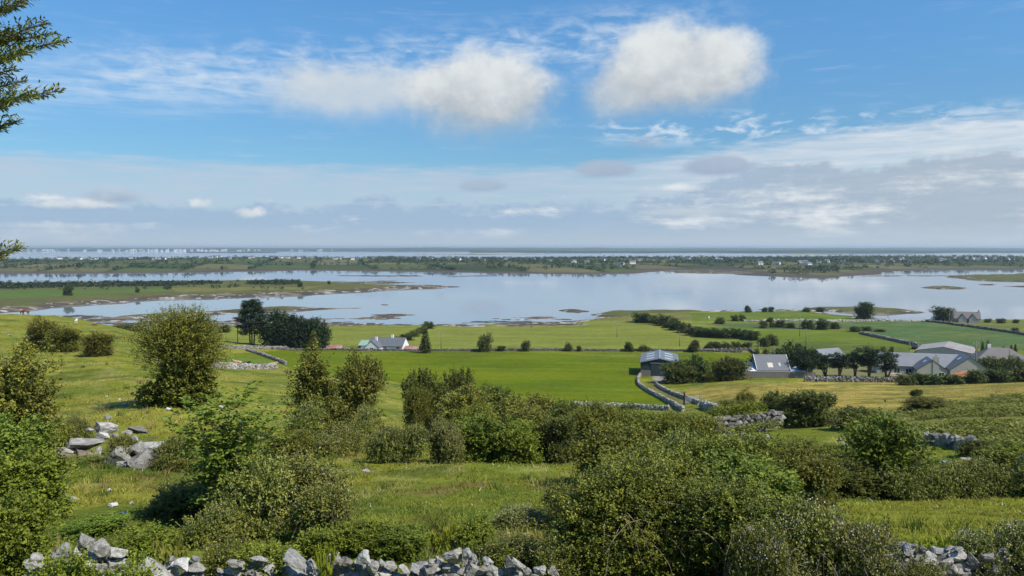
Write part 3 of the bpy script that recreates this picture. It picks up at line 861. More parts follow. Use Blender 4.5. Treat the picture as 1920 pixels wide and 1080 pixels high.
def sprigs(lobes, n, slen, per, leaf, g, up=0.35, wild=0.06, wildlen=2.5, shell=0.72, wind=(0, 0, 0), lowcut=0.02, aspect=0.62):
    """leafy shoots over and through a set of ellipsoid lobes [(cx,cy,cz,rx,ry,rz)]"""
    lob = np.array(lobes, float)
    wgt = (lob[:, 3] * lob[:, 4] + lob[:, 3] * lob[:, 5] + lob[:, 4] * lob[:, 5])
    k = g.choice(len(lob), n, p=wgt / wgt.sum())
    d = unit(g.normal(size=(n, 3)))
    d[:, 2] = np.where(d[:, 2] < -0.55, -d[:, 2], d[:, 2])
    rad = shell + (1 - shell) * g.random(n) ** 0.6
    # clumps: shoots gather round a smaller set of boughs
    nb = max(10, n // 34)
    bd = unit(g.normal(size=(nb, 3))); bl = g.normal(size=nb) * 0.17
    near = np.argmax(d @ bd.T, 1)
    d = unit(d + 0.9 * bd[near])
    rad = rad + bl[near]
    P = lob[k, :3] + d * rad[:, None] * lob[k, 3:]
    out = unit(d / lob[k, 3:] * lob[k, 3:].mean(1, keepdims=True))
    D = unit(out + np.array([0, 0, up]) + 0.45 * g.normal(size=(n, 3)) + np.array(wind))
    ln = slen * (0.6 + 0.8 * g.random(n))
    w = g.random(n) < wild
    ln = np.where(w & (d[:, 2] > 0.1), ln * wildlen, ln)
    bt = np.clip(0.40 + 0.24 * g.normal(size=nb), 0, 1)[near]
    PP, DD, LL, TT = [], [], [], []
    for j in range(per):
        t = (j + g.random(n)) / per
        p = P + D * (ln * t)[:, None] + np.array([0, 0, -0.12]) * (ln * t ** 2)[:, None]
        PP.append(p); DD.append(D + 0.95 * g.normal(size=(n, 3))); LL.append(leaf * (0.7 + 0.6 * g.random(n)))
        TT.append(np.clip(bt + 0.18 * g.normal(size=n), 0, 1))
    P = np.concatenate(PP); DD = np.concatenate(DD); LL = np.concatenate(LL); TT = np.concatenate(TT)
    # older leaves inside close the crown
    m = n * per // 6
    k2 = g.choice(len(lob), m, p=wgt / wgt.sum())
    pc = lob[k2, :3] + unit(g.normal(size=(m, 3))) * (0.25 + 0.5 * g.random((m, 1))) * lob[k2, 3:]
    P = np.concatenate([P, pc]); DD = np.concatenate([DD, g.normal(size=(m, 3))]); LL = np.concatenate([LL, np.full(m, leaf * 2.2)]); TT = np.concatenate([TT, np.clip(0.40 + 0.24 * g.normal(size=m), 0, 1)])
    ok = P[:, 2] > lowcut
    return leaves(P[ok], DD[ok], LL[ok], LL[ok] * aspect, g, TT[ok])
def stems_mesh(name, lobes, g, mat, r0=0.06, n=7, base=0.25, seg=5, sides=5):
    mb = MB()
    for i in range(n):
        l = lobes[i % len(lobes)]
        b = Vector((l[0] * 0.35 + g.normal() * base * 0.5, l[1] * 0.35 + g.normal() * base * 0.5, -0.15))
        dv = unit(g.normal(size=3))
        tip = Vector((l[0] + dv[0] * l[3] * 0.7, l[1] + dv[1] * l[4] * 0.7, l[2] + abs(dv[2]) * l[5] * 0.7))
        pts, rr = [], []
        for s in range(seg + 1):
            t = s / seg
            p = b.lerp(tip, t)
            p += Vector((g.normal(), g.normal(), 0)) * 0.06 * l[3] * math.sin(math.pi * t)
            p.z += 0.15 * l[5] * math.sin(math.pi * t)
            pts.append(p); rr.append(r0 * (1 - 0.85 * t) * (0.7 + 0.6 * g.random() if s == 0 else 1))
        mb.tube(pts, rr, sides)
    return mb.mesh(name, mat, True)
class Proto:
    def __init__(s, name, parts, w, h, cat):
        s.name, s.parts, s.w, s.h, s.cat = name, parts, w, h, cat    # parts: [(part name, mesh)]
def measure(V):
    lo, hi = np.percentile(V[:, 0], 1.0), np.percentile(V[:, 0], 99.0)
    return hi - lo, np.percentile(V[:, 2], 99.3)
def make(name, cat, lobes, n, slen, per, leaf, mat, seed, stem='bark', r0=0.06, ns=7, flowers=None, crown='crown', trunk='stem', base=0.25, extra=None, **kw):
    g = np.random.default_rng(seed)
    V, Fq, T = sprigs(lobes, n, slen, per, leaf, g, **kw)
    parts = [(crown, mesh_np(name + '_' + crown, V, Fq, M[mat], tint=T))]
    if flowers:
        nf, fl, fm, fup = flowers
        d = unit(g.normal(size=(nf, 3))); d[:, 2] = np.abs(d[:, 2])
        lob = np.array(lobes); k = g.integers(len(lob), size=nf)
        cl = unit(g.normal(size=(14, 3))); cl[:, 2] = np.abs(cl[:, 2])
        d = unit(d + 1.1 * cl[g.integers(14, size=nf)])
        P = lob[k, :3] + d * (1.0 + 0.10 * g.random((nf, 1))) * lob[k, 3:] + np.array([0, 0, fup]) * g.random((nf, 1))
        a, b, c = leaves(P, unit(g.normal(size=(nf, 3))), np.full(nf, fl) * (0.6 + 0.8 * g.random(nf)), np.full(nf, fl * 0.9), g, g.random(nf))
        parts.append(('blossom', mesh_np(name + '_blossom', a, b, M[fm], tint=c)))
    if extra:
        parts += extra(g)
    parts.append((trunk, stems_mesh(name + '_' + trunk, lobes, g, M[stem], r0, ns, base)))
    w, h = measure(V)
    return Proto(name, parts, w, h, cat)
def lobeset(seed, n, w, h, low=0.12, flat=0.6):
    """n overlapping lobes that fill a crown of width w and height h"""
    g = np.random.default_rng(seed)
    out = []
    for i in range(n):
        a = 2 * math.pi * (i + 0.5 * g.random()) / n
        rr = w * 0.5 * (0.30 + 0.30 * g.random())
        d = w * 0.5 - rr
        z = h * (low + (0.78 - low) * g.random() ** 0.8)
        if i == 0:
            out.append((0.05 * w * g.normal(), 0.05 * w * g.normal(), h * 0.58, w * 0.34, w * 0.34, h * 0.40)); continue
        rz = min(rr * (0.6 + 0.5 * g.random()) * max(0.7, h / w), h - z)
        out.append((d * math.cos(a), d * math.sin(a), z, rr, rr, max(rz, h * 0.16)))
    for i in range(5):                       # growth that hides the foot
        a = 1.3 * i + g.random()
        out.append((0.27 * w * math.cos(a), 0.27 * w * math.sin(a), h * 0.12, w * 0.20, w * 0.20, h * 0.18))
    return out

PR = {}
def canes(w, h, n, mat='barklight'):
    def f(g):
        mb = MB()
        for i in range(n):
            a = g.random() * 6.28; r_ = w * (0.40 + 0.24 * g.random()); top = h * (0.75 + 0.45 * g.random())
            b = Vector((0.5 * w * (g.random() - .5), 0.5 * w * (g.random() - .5), h * 0.2))
            e = Vector((math.cos(a) * r_, math.sin(a) * r_, h * (0.15 + 0.5 * g.random())))
            pts = []
            for k in range(7):
                t = k / 6
                p = b.lerp(e, t); p.z += (top - h * 0.35) * 4 * t * (1 - t) * 0.6
                pts.append(p + Vector(g.normal(size=3)) * 0.015)
            mb.tube(pts, [0.010 - 0.001 * k for k in range(7)], 4)
        return [('bare_stem', mb.mesh('bare_stem', M[mat], True))]
    return f
def ivy_skirt(g):
    lob = [(0, -0.2, 0.9, 1.7, 1.5, 1.1), (1.0, -0.3, 0.7, 1.1, 1.0, 0.85), (-1.4, 0.0, 0.55, 1.2, 1.0, 0.65), (0.1, -0.1, 1.7, 1.1, 1.0, 1.0)]
    V, Fq, T = sprigs(lob, 2600, 0.2, 4, 0.15, g, up=0.1, aspect=0.85)
    return [('ivy_skirt', mesh_np('ivy_skirt', V, Fq, M['ivy'], tint=T))]
PR['haw_big'] = make('hawthorn_tree', 'tree', [(0, 0, 3.5, 2.0, 1.9, 1.5), (0.9, 0.2, 3.2, 1.7, 1.5, 1.3), (-0.9, -0.1, 3.7, 1.6, 1.4, 1.3), (0.2, 0, 4.6, 1.5, 1.4, 1.0), (-0.3, 0.2, 2.4, 1.5, 1.4, 1.1), (1.3, -0.2, 2.3, 1.1, 1.0, 0.8), (0.9, 0.3, 4.2, 1.2, 1.1, 0.9)],
                     6200, 0.42, 7, 0.085, 'haw', 11, r0=0.10, ns=9, crown='crown', trunk='trunk', up=0.55, wild=0.16, wildlen=2.0, wind=(0.25, 0, 0), shell=0.6, extra=ivy_skirt)
for k, sd_ in (('haw_a', 21), ('haw_b', 22)):
    PR[k] = make('hawthorn_shrub', 'bush', lobeset(sd_, 8, 3.4, 3.9, 0.18), 3400, 0.28, 5, 0.115, 'haw', sd_ + 100, r0=0.06, ns=8, up=0.5, wild=0.12, wildlen=2.2, wind=(0.15, 0, 0), shell=0.6)
PR['haw_slim'] = make('hawthorn_shrub', 'bush', [(0, 0, 1.2, 1.2, 1.1, 1.0), (-0.3, 0, 2.4, 0.9, 0.8, 1.0), (0.4, 0.1, 2.1, 0.9, 0.8, 0.9), (-0.35, 0, 3.4, 0.45, 0.45, 0.8), (0.2, 0, 3.0, 0.5, 0.5, 0.7), (1.0, 0, 1.2, 0.8, 0.8, 0.7)], 3000, 0.30, 5, 0.11, 'haw', 131, r0=0.07, ns=8, up=0.8, wild=0.2, wildlen=2.4, shell=0.45)
PR['dark_a'] = make('blackthorn_bush', 'bush', lobeset(31, 9, 4.0, 3.2, 0.15), 3000, 0.26, 5, 0.14, 'haw_dark', 131, r0=0.07, ns=7, up=0.4, wild=0.06, shell=0.6)
PR['dark_b'] = make('blackthorn_bush', 'bush', lobeset(32, 9, 4.4, 3.0, 0.15), 3000, 0.26, 5, 0.14, 'haw_dark', 132, r0=0.07, ns=7, up=0.4, wild=0.10, shell=0.6)
PR['olive_a'] = make('blackthorn_thicket', 'bush', lobeset(41, 9, 3.2, 2.3, 0.2), 4200, 0.22, 5, 0.085, 'olive', 141, r0=0.035, ns=12, up=0.7, wild=0.16, shell=0.45, wildlen=2.0)
PR['olive_b'] = make('blackthorn_thicket', 'bush', lobeset(42, 9, 3.4, 2.1, 0.2), 4200, 0.22, 5, 0.085, 'olive', 142, r0=0.035, ns=12, up=0.7, wild=0.16, shell=0.45, wildlen=2.0)
PR['bram_a'] = make('bramble_bush', 'bush', lobeset(51, 10, 2.6, 1.5, 0.15), 3600, 0.18, 5, 0.070, 'bramble', 151, r0=0.015, ns=26, base=0.8, up=0.25, wild=0.07, shell=0.55, flowers=(200, 0.035, 'blossom', 0.12), trunk='stem', extra=canes(2.6, 1.5, 12))
PR['bram_b'] = make('bramble_bush', 'bush', lobeset(52, 10, 2.8, 1.4, 0.15), 3600, 0.18, 5, 0.070, 'bramble', 152, r0=0.015, ns=26, base=0.8, up=0.25, wild=0.07, shell=0.55, flowers=(1300, 0.045, 'blossom', 0.16), trunk='stem', extra=canes(2.8, 1.4, 14))
PR['bram_h'] = make('bramble_hedge', 'hedge', [(x, 0.3 * math.sin(x * 3), 0.75 + 0.25 * math.sin(x * 2.2), 0.95, 1.0, 0.95 + 0.2 * math.sin(x * 4)) for x in np.linspace(-1.9, 1.9, 8)], 4600, 0.22, 5, 0.095, 'bramble', 153, r0=0.02, ns=20, base=1.6, up=0.25, wild=0.08, shell=0.6, flowers=(480, 0.05, 'blossom', 0.15), trunk='stem')
PR['bram_dry'] = make('bramble_hedge', 'hedge', [(x, 0.3 * math.sin(x * 2), 0.8 + 0.2 * math.sin(x * 3), 0.9, 0.9, 0.9) for x in np.linspace(-1.8, 1.8, 7)], 4200, 0.22, 5, 0.095, 'bramble', 154, r0=0.02, ns=20, base=1.6, up=0.3, wild=0.12, shell=0.55, flowers=(1600, 0.06, 'seed', 0.2), trunk='stem')
PR['big'] = make('blackthorn_bush', 'bush', [(0, 0, 1.5, 2.0, 1.5, 1.2), (-1.3, 0.2, 1.2, 1.3, 1.2, 1.1), (1.2, 0.1, 1.4, 1.4, 1.2, 1.1), (0.2, 0.3, 2.4, 1.3, 1.2, 0.9), (-0.9, 0.2, 2.0, 1.1, 1.0, 0.9), (1.6, -0.4, 0.7, 1.1, 1.0, 0.7), (0.4, -0.9, 0.8, 1.3, 0.8, 0.8), (-1.2, -0.6, 0.6, 1.0, 0.8, 0.6)],
                  11500, 0.20, 6, 0.070, 'ivy', 161, r0=0.04, ns=34, base=1.3, up=0.4, wild=0.08, shell=0.62, wildlen=2.0, flowers=(260, 0.035, 'blossom', 0.1), extra=canes(4.6, 2.8, 26))
PR['leafy_a'] = make('elder_bush', 'bush', lobeset(61, 9, 2.8, 2.1, 0.15), 3400, 0.20, 5, 0.10, 'bright', 171, r0=0.03, ns=9, up=0.5, wild=0.10, shell=0.5)
PR['leafy_b'] = make('elder_bush', 'bush', lobeset(62, 9, 2.4, 2.3, 0.15), 3400, 0.20, 5, 0.10, 'ash', 172, r0=0.03, ns=9, up=0.5, wild=0.12, shell=0.5)
PR['herb'] = make('meadow_herb', 'plant', lobeset(63, 7, 1.2, 0.8, 0.2), 1100, 0.15, 5, 0.055, 'bright', 173, r0=0.008, ns=14, base=0.4, up=1.0, wild=0.2, shell=0.35)
PR['herb_dry'] = make('meadow_herb', 'plant', lobeset(64, 7, 1.2, 0.7, 0.2), 900, 0.16, 5, 0.04, 'olive', 174, r0=0.008, ns=14, base=0.4, up=1.0, wild=0.2, shell=0.35, flowers=(260, 0.04, 'seed', 0.15))
for k, sd_ in (('far_a', 71), ('far_b', 72), ('far_c', 73)):
    PR[k] = make('field_bush', 'bush', lobeset(sd_, 8, 5.0, 3.8, 0.15), 620, 0.5, 4, 0.34, 'hedge' if k != 'far_c' else 'tree', sd_ + 200, r0=0.12, ns=5, up=0.4, wild=0.05, shell=0.55, trunk='stem')
PR['tree'] = make('broadleaf_tree', 'tree', lobeset(81, 11, 9.0, 9.5, 0.30), 1300, 0.7, 4, 0.45, 'tree', 281, r0=0.30, ns=7, up=0.4, shell=0.55, trunk='trunk')
PR['wide_tree'] = make('spreading_evergreen', 'tree', lobeset(82, 12, 11.0, 10.0, 0.10), 2200, 0.8, 4, 0.45, 'pine', 282, r0=0.30, ns=7, up=0.3, wild=0.06, shell=0.6, trunk='trunk', wind=(0.3, 0, 0))
def cone_lobes(w, h, n=9, low=0.05):
    return [(0, 0, h * (low + (0.95 - low) * i / n), w * 0.5 * (1 - 0.9 * i / n), w * 0.5 * (1 - 0.9 * i / n), h / n * 0.8) for i in range(n)]
PR['cone'] = make('conifer', 'tree', cone_lobes(3.6, 7.0), 900, 0.35, 4, 0.28, 'hedge', 291, r0=0.18, ns=3, up=0.5, shell=0.5, trunk='trunk')
PR['gold'] = make('golden_conifer', 'tree', cone_lobes(4.2, 6.0), 900, 0.35, 4, 0.26, 'gold', 292, r0=0.18, ns=3, up=0.7, shell=0.5, trunk='trunk')
def make_pine():
    g = np.random.default_rng(301)
    lob = []
    mb = MB()
    for q in ((-0.6, 0.25), (0.5, -0.2), (0.0, 0.1)):
        mb.tube([(q[0], 0, -0.3), (q[0] * 1.3, q[1], 4.0), (q[0] * 0.7, q[1], 9), (q[0] * 0.3, 0, 15)], [0.26, 0.22, 0.15, 0.05], 7)
    for i in range(34):
        z = 3.6 + 11.9 * (i / 33)
        a = i * 2.4
        ln = 4.2 * (1 - ((z - 7.5) / 9.5) ** 2 * 0.75) * (0.75 + 0.4 * g.random())
        ln = max(ln, 0.8)
        p1 = Vector((math.cos(a) * ln, math.sin(a) * ln, z + 0.25 * ln + 0.3))
        mb.tube([(0, 0, z - 0.6), (p1 * 0.5 + Vector((0, 0, z * 0.5 - 0.2))), p1], [0.10, 0.07, 0.03], 4)
        for t in (0.55, 0.8, 1.0):
            lob.append((p1.x * t, p1.y * t, z + (p1.z - z) * t, 1.3, 1.3, 0.7))
    lob.append((0, 0, 16.0, 0.8, 0.8, 1.0))
    V, Fq, T = sprigs(lob, 3600, 0.55, 4, 0.42, g, up=0.9, wild=0.1, shell=0.3, aspect=0.4)
    w, h = measure(V)
    return Proto('pine_tree', [('crown', mesh_np('pine_crown', V, Fq, M['pine'], tint=T)), ('trunk', mb.mesh('pine_trunk', M['bark'], True))], w, h, 'tree')
PR['pine'] = make_pine()
def make_cypress(seed, dense):
    g = np.random.default_rng(seed)
    lob = []
    mb = MB()
    nst = 3 if not dense else 2
    for i in range(nst):
        a = 2.1 * i + g.random()
        lean = (0.6 + 1.3 * g.random()) * (0.4 if dense else 1.0)
        top = Vector((math.cos(a) * lean + 0.5, math.sin(a) * lean * 0.6, 4.2 + 1.4 * g.random()))
        mb.tube([(0.12 * i - 0.1, 0, -0.3), top * 0.35 + Vector((0.15 * g.normal(), 0, 0)), top * 0.7, top], [0.30 if dense else 0.2, 0.26 if dense else 0.16, 0.13, 0.04], 6)
        for j in range(9 if not dense else 14):
            z = top.z * ((0.36 if not dense else 0.22) + (0.68 if not dense else 0.78) * g.random())
            b = g.random() * 6.28
            ln = 0.4 + 1.9 * g.random()
            p = Vector((top.x * z / top.z + math.cos(b) * ln, top.y * z / top.z + math.sin(b) * ln * 0.8, z + 0.5))
            mb.tube([(top.x * z / top.z, top.y * z / top.z, z - 0.2), p], [0.06, 0.025], 4)
            lob.append((p.x, p.y, p.z, 0.7 + 0.4 * g.random(), 0.7, 0.34 if not dense else 0.6))
    V, Fq, T = sprigs(lob, 1150 if not dense else 1900, 0.4, 4, 0.26, g, up=0.8, wild=0.22, shell=0.3, aspect=0.45)
    w, h = measure(V)
    return Proto('cypress_tree', [('crown', mesh_np('cypress_crown', V, Fq, M['pine'], tint=T)), ('trunk', mb.mesh('cypress_trunk', M['bark'], True))], w, h, 'tree')
PR['cyp_dense'] = make_cypress(311, True); PR['cyp_a'] = make_cypress(312, False); PR['cyp_b'] = make_cypress(313, False); PR['cyp_c'] = make_cypress(315, False)

def make_ash():
    g = np.random.default_rng(321)
    mb = MB(); P, D, L, T = [], [], [], []
    for i in range(9):
        a = 6.28 * i / 9 + 0.5 * g.random(); r_ = 0.25 + 0.75 * g.random()
        top = Vector((math.cos(a) * r_, math.sin(a) * r_ * 0.7, 1.9 + 1.7 * g.random()))
        pts = [Vector((0.12 * g.normal(), 0.12 * g.normal(), -0.1)), top * 0.35 + Vector((0.1 * g.normal(), 0, 0)), top * 0.7, top]
        mb.tube(pts[:3] + [pts[2].lerp(top, 0.35)], [0.022, 0.018, 0.012, 0.005], 5)
        for j in range(78):
            t = 0.18 + 0.82 * g.random() ** 0.7
            q = pts[0].lerp(top, t)
            b = g.random() * 6.28
            rd = Vector((math.cos(b), math.sin(b), 0.45 + 0.3 * g.normal())).normalized()
            root = q + Vector(g.normal(size=3)) * 0.10 + rd * 0.12
            ln = 0.26 + 0.12 * g.random()
            side = rd.cross(Vector((0, 0, 1))).normalized()
            tt = 0.3 + 0.5 * g.random()
            for s in range(9):                       # paired leaflets and one at the end
                f = (s // 2 + 1) / 5
                sg = (1 if s % 2 else -1) if s < 8 else 0
                pos = root + rd * ln * f + Vector((0, 0, -0.25 * ln * f * f))
                dd = rd * 0.5 + side * sg * 0.9 + Vector((0, 0, -0.2))
                P.append(tuple(pos)); D.append(tuple(dd)); L.append(0.135); T.append(min(1, max(0, tt + 0.12 * g.normal())))
    P = np.array(P); L = np.array(L)
    V, Fq, Tt = leaves(P, np.array(D), L, L * 0.42, g, np.array(T))
    w, h = measure(V)
    return Proto('ash_sapling', [('crown', mesh_np('ash_crown', V, Fq, M['ash'], tint=Tt)), ('trunk', mb.mesh('ash_trunk', M['barklight'], True))], w, h, 'tree')
PR['ash'] = make_ash()

def fern_arrays(g, n_frond=11, ln=0.75, spread=0.8):
    P, D, L, T = [], [], [], []
    for i in range(n_frond):
        a = 6.28 * i / n_frond + 0.6 * g.random()
        l = ln * (0.7 + 0.6 * g.random())
        dr = Vector((math.cos(a) * spread, math.sin(a) * spread, 1.0)).normalized()
        tt = 0.2 + 0.6 * g.random()
        side = dr.cross(Vector((0, 0, 1))).normalized()
        for s in range(13):
            f = 0.25 + 0.75 * s / 12
            p = dr * l * f + Vector((0, 0, -0.45 * l * f * f)) + Vector((math.cos(a), math.sin(a), 0)) * 0.2 * l * f
            w_ = l * 0.34 * (1.05 - f) + 0.03
            for sg in (-1, 1):
                P.append(tuple(p)); D.append(tuple(side * sg + dr * 0.35)); L.append(w_); T.append(min(1, max(0, tt + 0.1 * g.normal())))
    return np.array(P), np.array(D), np.array(L), np.array(T)
def make_fern(name, mat, seed):
    g = np.random.default_rng(seed)
    P, D, L, T = fern_arrays(g)
    V, Fq, Tt = leaves(P, D, L, np.full(len(L), 0.07), g, T)
    w, h = measure(V)
    return Proto(name, [('frond', mesh_np('fern_frond', V, Fq, M[mat], tint=Tt))], w, h, 'fern')
PR['fern'] = make_fern('bracken_fern', 'fern', 331); PR['fernyel'] = make_fern('bracken_fern', 'fernyel', 332)

def plant(key, loc, sw, sh_, label, group=None, rz=None, cat=None, name=None):
    p = PR[key]
    o = thing(name or p.name, label, cat or p.cat, loc, random.uniform(0, 6.28) if rz is None else rz, (sw, sw, sh_), group)
    for pn, me in p.parts:
        link(pn, me, o)
    return o
def bush(key, x0, x1, ytop, Y, label, group=None, rz=None, ybase=None, cat=None, deep=1.0, name=None):
    """a plant that spans photo columns x0..x1 and reaches up to row ytop, standing on the ground at distance Y"""
    cx = 0.5 * (x0 + x1)
    if Y is None:
        Y = on_ground(cx, ybase).y
    p = PR[key]
    dx, dz = ray(cx, ytop)
    X = float(dx * Y); z0 = gz(X, Y)
    wd = (x1 - x0) / F * Y
    hh = float(H + dz * Y) - z0
    if hh < 0.12 * wd:
        print('LOW', key, x0, x1, ytop, Y, round(hh, 2), round(wd, 2)); hh = 0.3 * wd
    if hh > 3.2 * wd:
        print('HIGH', key, x0, x1, ytop, Y, round(hh, 2), round(wd, 2))
    o = plant(key, (X, Y, z0 - 0.03), wd / p.w, hh / p.h, label, group, rz, cat, name)
    o.scale = (wd / p.w, wd / p.w * deep, hh / p.h)
    return o
# ------------------------------------------------------------------ stones and walls
def rock_verts(g, sub=4, cuts=9, rough=0.06):
    """an angular boulder: a subdivided cube pushed onto random planes; returns verts (unit size) and quads"""
    n = sub
    V, Fq, idx = [], [], {}
    def vid(p):
        k = tuple(round(q, 4) for q in p)
        if k not in idx:
            idx[k] = len(V); V.append(k)
        return idx[k]
    lin = [-1 + 2 * i / n for i in range(n + 1)]
    for ax in range(3):
        for sg in (-1, 1):
            for i in range(n):
                for j in range(n):
                    c = []
                    for a, b in ((i, j), (i + 1, j), (i + 1, j + 1), (i, j + 1)):
                        p = [0, 0, 0]; p[ax] = sg; p[(ax + 1) % 3] = lin[a]; p[(ax + 2) % 3] = lin[b]
                        c.append(vid(p))
                    Fq.append(c if sg > 0 else c[::-1])
    V = np.array(V, float)
    V = V * 0.55 + unit(V) * 0.45
    for _ in range(cuts):
        d = unit(g.normal(size=3)); k = g.uniform(0.42, 0.8)
        s = V @ d - k
        V = V - np.clip(s, 0, None)[:, None] * d
    V += rough * g.normal(size=V.shape)
    lo, hi = V.min(0), V.max(0)
    V = (V - (lo + hi) / 2) / (hi - lo)
    return V, np.array(Fq)
g_ = np.random.default_rng(501)
ROCKV = [rock_verts(g_, 5, 15, 0.03) for _ in range(8)]
ROCK = [mesh_np('stone', v, f, M['stone']) for v, f in ROCKV]
ROCKW = [mesh_np('stone', v, f, M['stonewhite']) for v, f in ROCKV]
ROCKB = [mesh_np('stone', v, f, M['stonebrown']) for v, f in ROCKV[:2]]
FARROCK = [rock_verts(g_, 2, 5, 0.04) for _ in range(6)]
def stone_obj(parent, x, y, z, w, d, h, roll, me, name='stone', yaw=None):
    o = link(name, me, parent, (x, y, z))
    o.rotation_euler = (random.uniform(-0.2, 0.2), roll, random.uniform(-0.35, 0.35) if yaw is None else yaw)
    o.scale = (w, d, h)
    return o
def stone_list(parent, lst, x0, y0, sc, Y, brown=(), origin=(0, 0, 0), yj=0.15):
    """stones given as (cx, cy, w, h, tilt) in an enlarged detail of the photo"""
    for i, t in enumerate(lst):
        cx, cy_, w, h = t[:4]
        a = t[4] if len(t) > 4 else 0
        yy = (Y(cx / sc + x0, cy_ / sc + y0) if callable(Y) else Y) + random.uniform(-yj, yj)
        p = at_y(cx / sc + x0, cy_ / sc + y0, yy)
        m_ = yy / F / sc
        # a tilted slab: its own length and thickness from the box it fills
        ww, hh = w * m_ * 1.04, h * m_ * 1.04
        if abs(a) > 18:
            ln = max(ww, hh) * 1.05; th = min(ww, hh) * 0.72
            ww, hh = ln, th
        dp = 0.75 * (ww + hh) / 2 + 0.10
        stone_obj(parent, p.x - origin[0], p.y - origin[1], p.z - origin[2], ww, dp, hh, R(-a) * -1 * -1, (ROCKB if i in brown else ROCKW if (i % 5 == 1) else ROCK)[i % (2 if i in brown else 8)])
WALL_A = [(60, 700, 130, 140, -20), (200, 655, 150, 110, -10), (270, 755, 120, 150, 10), (340, 720, 80, 100), (430, 750, 140, 130, -30), (540, 770, 140, 80, -40), (650, 775, 140, 110, -40), (760, 780, 130, 110, 12), (770, 700, 60, 80), (830, 690, 70, 80, 10), (955, 660, 190, 150, 16), (1080, 630, 90, 110, -15), (930, 745, 120, 100, 16), (800, 770, 110, 60, 30), (1140, 670, 80, 80), (1130, 750, 70, 130), (1260, 690, 120, 90, -15), (1440, 690, 110, 90, 5), (1510, 720, 120, 150, -35), (1410, 780, 80, 90), (40, 800, 90, 60), (140, 805, 130, 60), (700, 825, 150, 70), (900, 815, 120, 60), (1300, 770, 120, 100), (1820, 770, 100, 110, -20), (1700, 780, 120, 110, 10), (1600, 790, 90, 90), (1220, 770, 90, 90), (1050, 780, 90, 90), (480, 820, 120, 60), (590, 840, 120, 50), (350, 815, 120, 80), (1500, 820, 110, 60)]
WALL_B = [(20, 890, 60, 90), (140, 930, 200, 110, -25), (290, 890, 110, 110, -10), (740, 940, 220, 100, -15), (1000, 890, 180, 60, -10), (1110, 1010, 130, 150, -10), (1430, 920, 330, 210, -40), (1600, 990, 190, 150, -45), (1730, 1020, 90, 120, -30), (1860, 840, 60, 90, -30), (1890, 930, 100, 100), (560, 1020, 90, 70, -30), (300, 1010, 150, 90), (900, 1020, 160, 90, 10), (640, 1050, 140, 60)]
WALL_C = [(410, 870, 140, 90, -20), (740, 790, 210, 160, -15), (650, 870, 200, 130, -35), (960, 700, 150, 230, 8), (880, 840, 70, 200, 15), (1110, 760, 220, 150, -10), (1060, 880, 80, 70), (1310, 830, 220, 110, -10), (1180, 960, 70, 60), (1350, 1050, 160, 60), (690, 945, 90, 40), (1000, 950, 150, 110), (800, 930, 150, 100)]
WALL_C2 = [(1740, 1000, 420, 130, -32), (1890, 1050, 60, 50), (1600, 1075, 200, 70)]
WALL_D = [(630, 690, 170, 90, -15), (750, 690, 100, 130, -16), (810, 660, 100, 60, 25), (910, 690, 80, 80), (1180, 680, 110, 60, 25), (1270, 690, 80, 60, 20), (1050, 700, 120, 60), (720, 780, 90, 70, 30), (790, 750, 70, 90), (840, 910, 80, 40, 30), (1140, 830, 140, 120, 15), (1260, 800, 100, 90), (1730, 720, 90, 80), (960, 770, 120, 90), (700, 860, 110, 70, 20), (860, 830, 120, 90), (1000, 860, 130, 90), (1400, 780, 130, 100), (1540, 770, 130, 100), (1640, 800, 120, 90), (1350, 880, 150, 90), (1180, 920, 150, 80), (960, 930, 130, 70)]
def near_wall(label, lst, x0, y0, sc, Y, name='stone_wall', cat='wall', fill=True, brown=(), grow=1.0):
    xs_ = [t[0] / sc + x0 for t in lst]
    X0, _ = ray(min(xs_), 1060); X1, _ = ray(max(xs_), 1060)
    Yb = Y if not callable(Y) else Y(np.mean(xs_), 1000)
    org = ((X0 + X1) / 2 * Yb, Yb, gz((X0 + X1) / 2 * Yb, Yb))
    w = thing(name, label, cat, org); w['kind'] = 'thing'
    stone_list(w, [(t[0], t[1], t[2] * grow, t[3] * grow) + tuple(t[4:]) for t in lst], x0, y0, sc, Y, brown, org)
    if fill:      # lower courses down to the ground
        for t in lst:
            p = at_y(t[0] / sc + x0, t[1] / sc + y0, Yb)
            zg = gz(p.x, Yb)
            z = p.z - t[3] / sc / F * Yb * 0.6
            k = 0
            while z > zg + 0.02 and k < 4:
                s = random.uniform(0.26, 0.42)
                stone_obj(w, p.x + random.uniform(-.12, .12) - org[0], Yb + random.uniform(-.05, .22) - org[1], z - s * 0.3 - org[2], s * 1.35, s, s * 0.9, random.uniform(-.3, .3), random.choice(ROCK))
                z -= s * 0.75; k += 1
    return w
near_wall('tumbled dry stone wall of grey limestone along the bottom middle', WALL_A, 640, 900, 4.571, 15.0, grow=0.92)
near_wall('tilted limestone slabs left of the bottom stone wall', WALL_B, 320, 900, 6.0, 15.0)
near_wall('group of upright white and grey limestone slabs at bottom left', WALL_C, 0, 900, 6.0, 14.4, 'limestone_slabs', 'rocks')
near_wall('long slanting limestone slab leaning up from the bottom edge', WALL_C2, 0, 900, 6.0, 14.6, 'limestone_slabs', 'rocks', False)
near_wall('broken stone wall under brambles at bottom right', WALL_D, 1560, 900, 5.333, 15.0, grow=0.92)
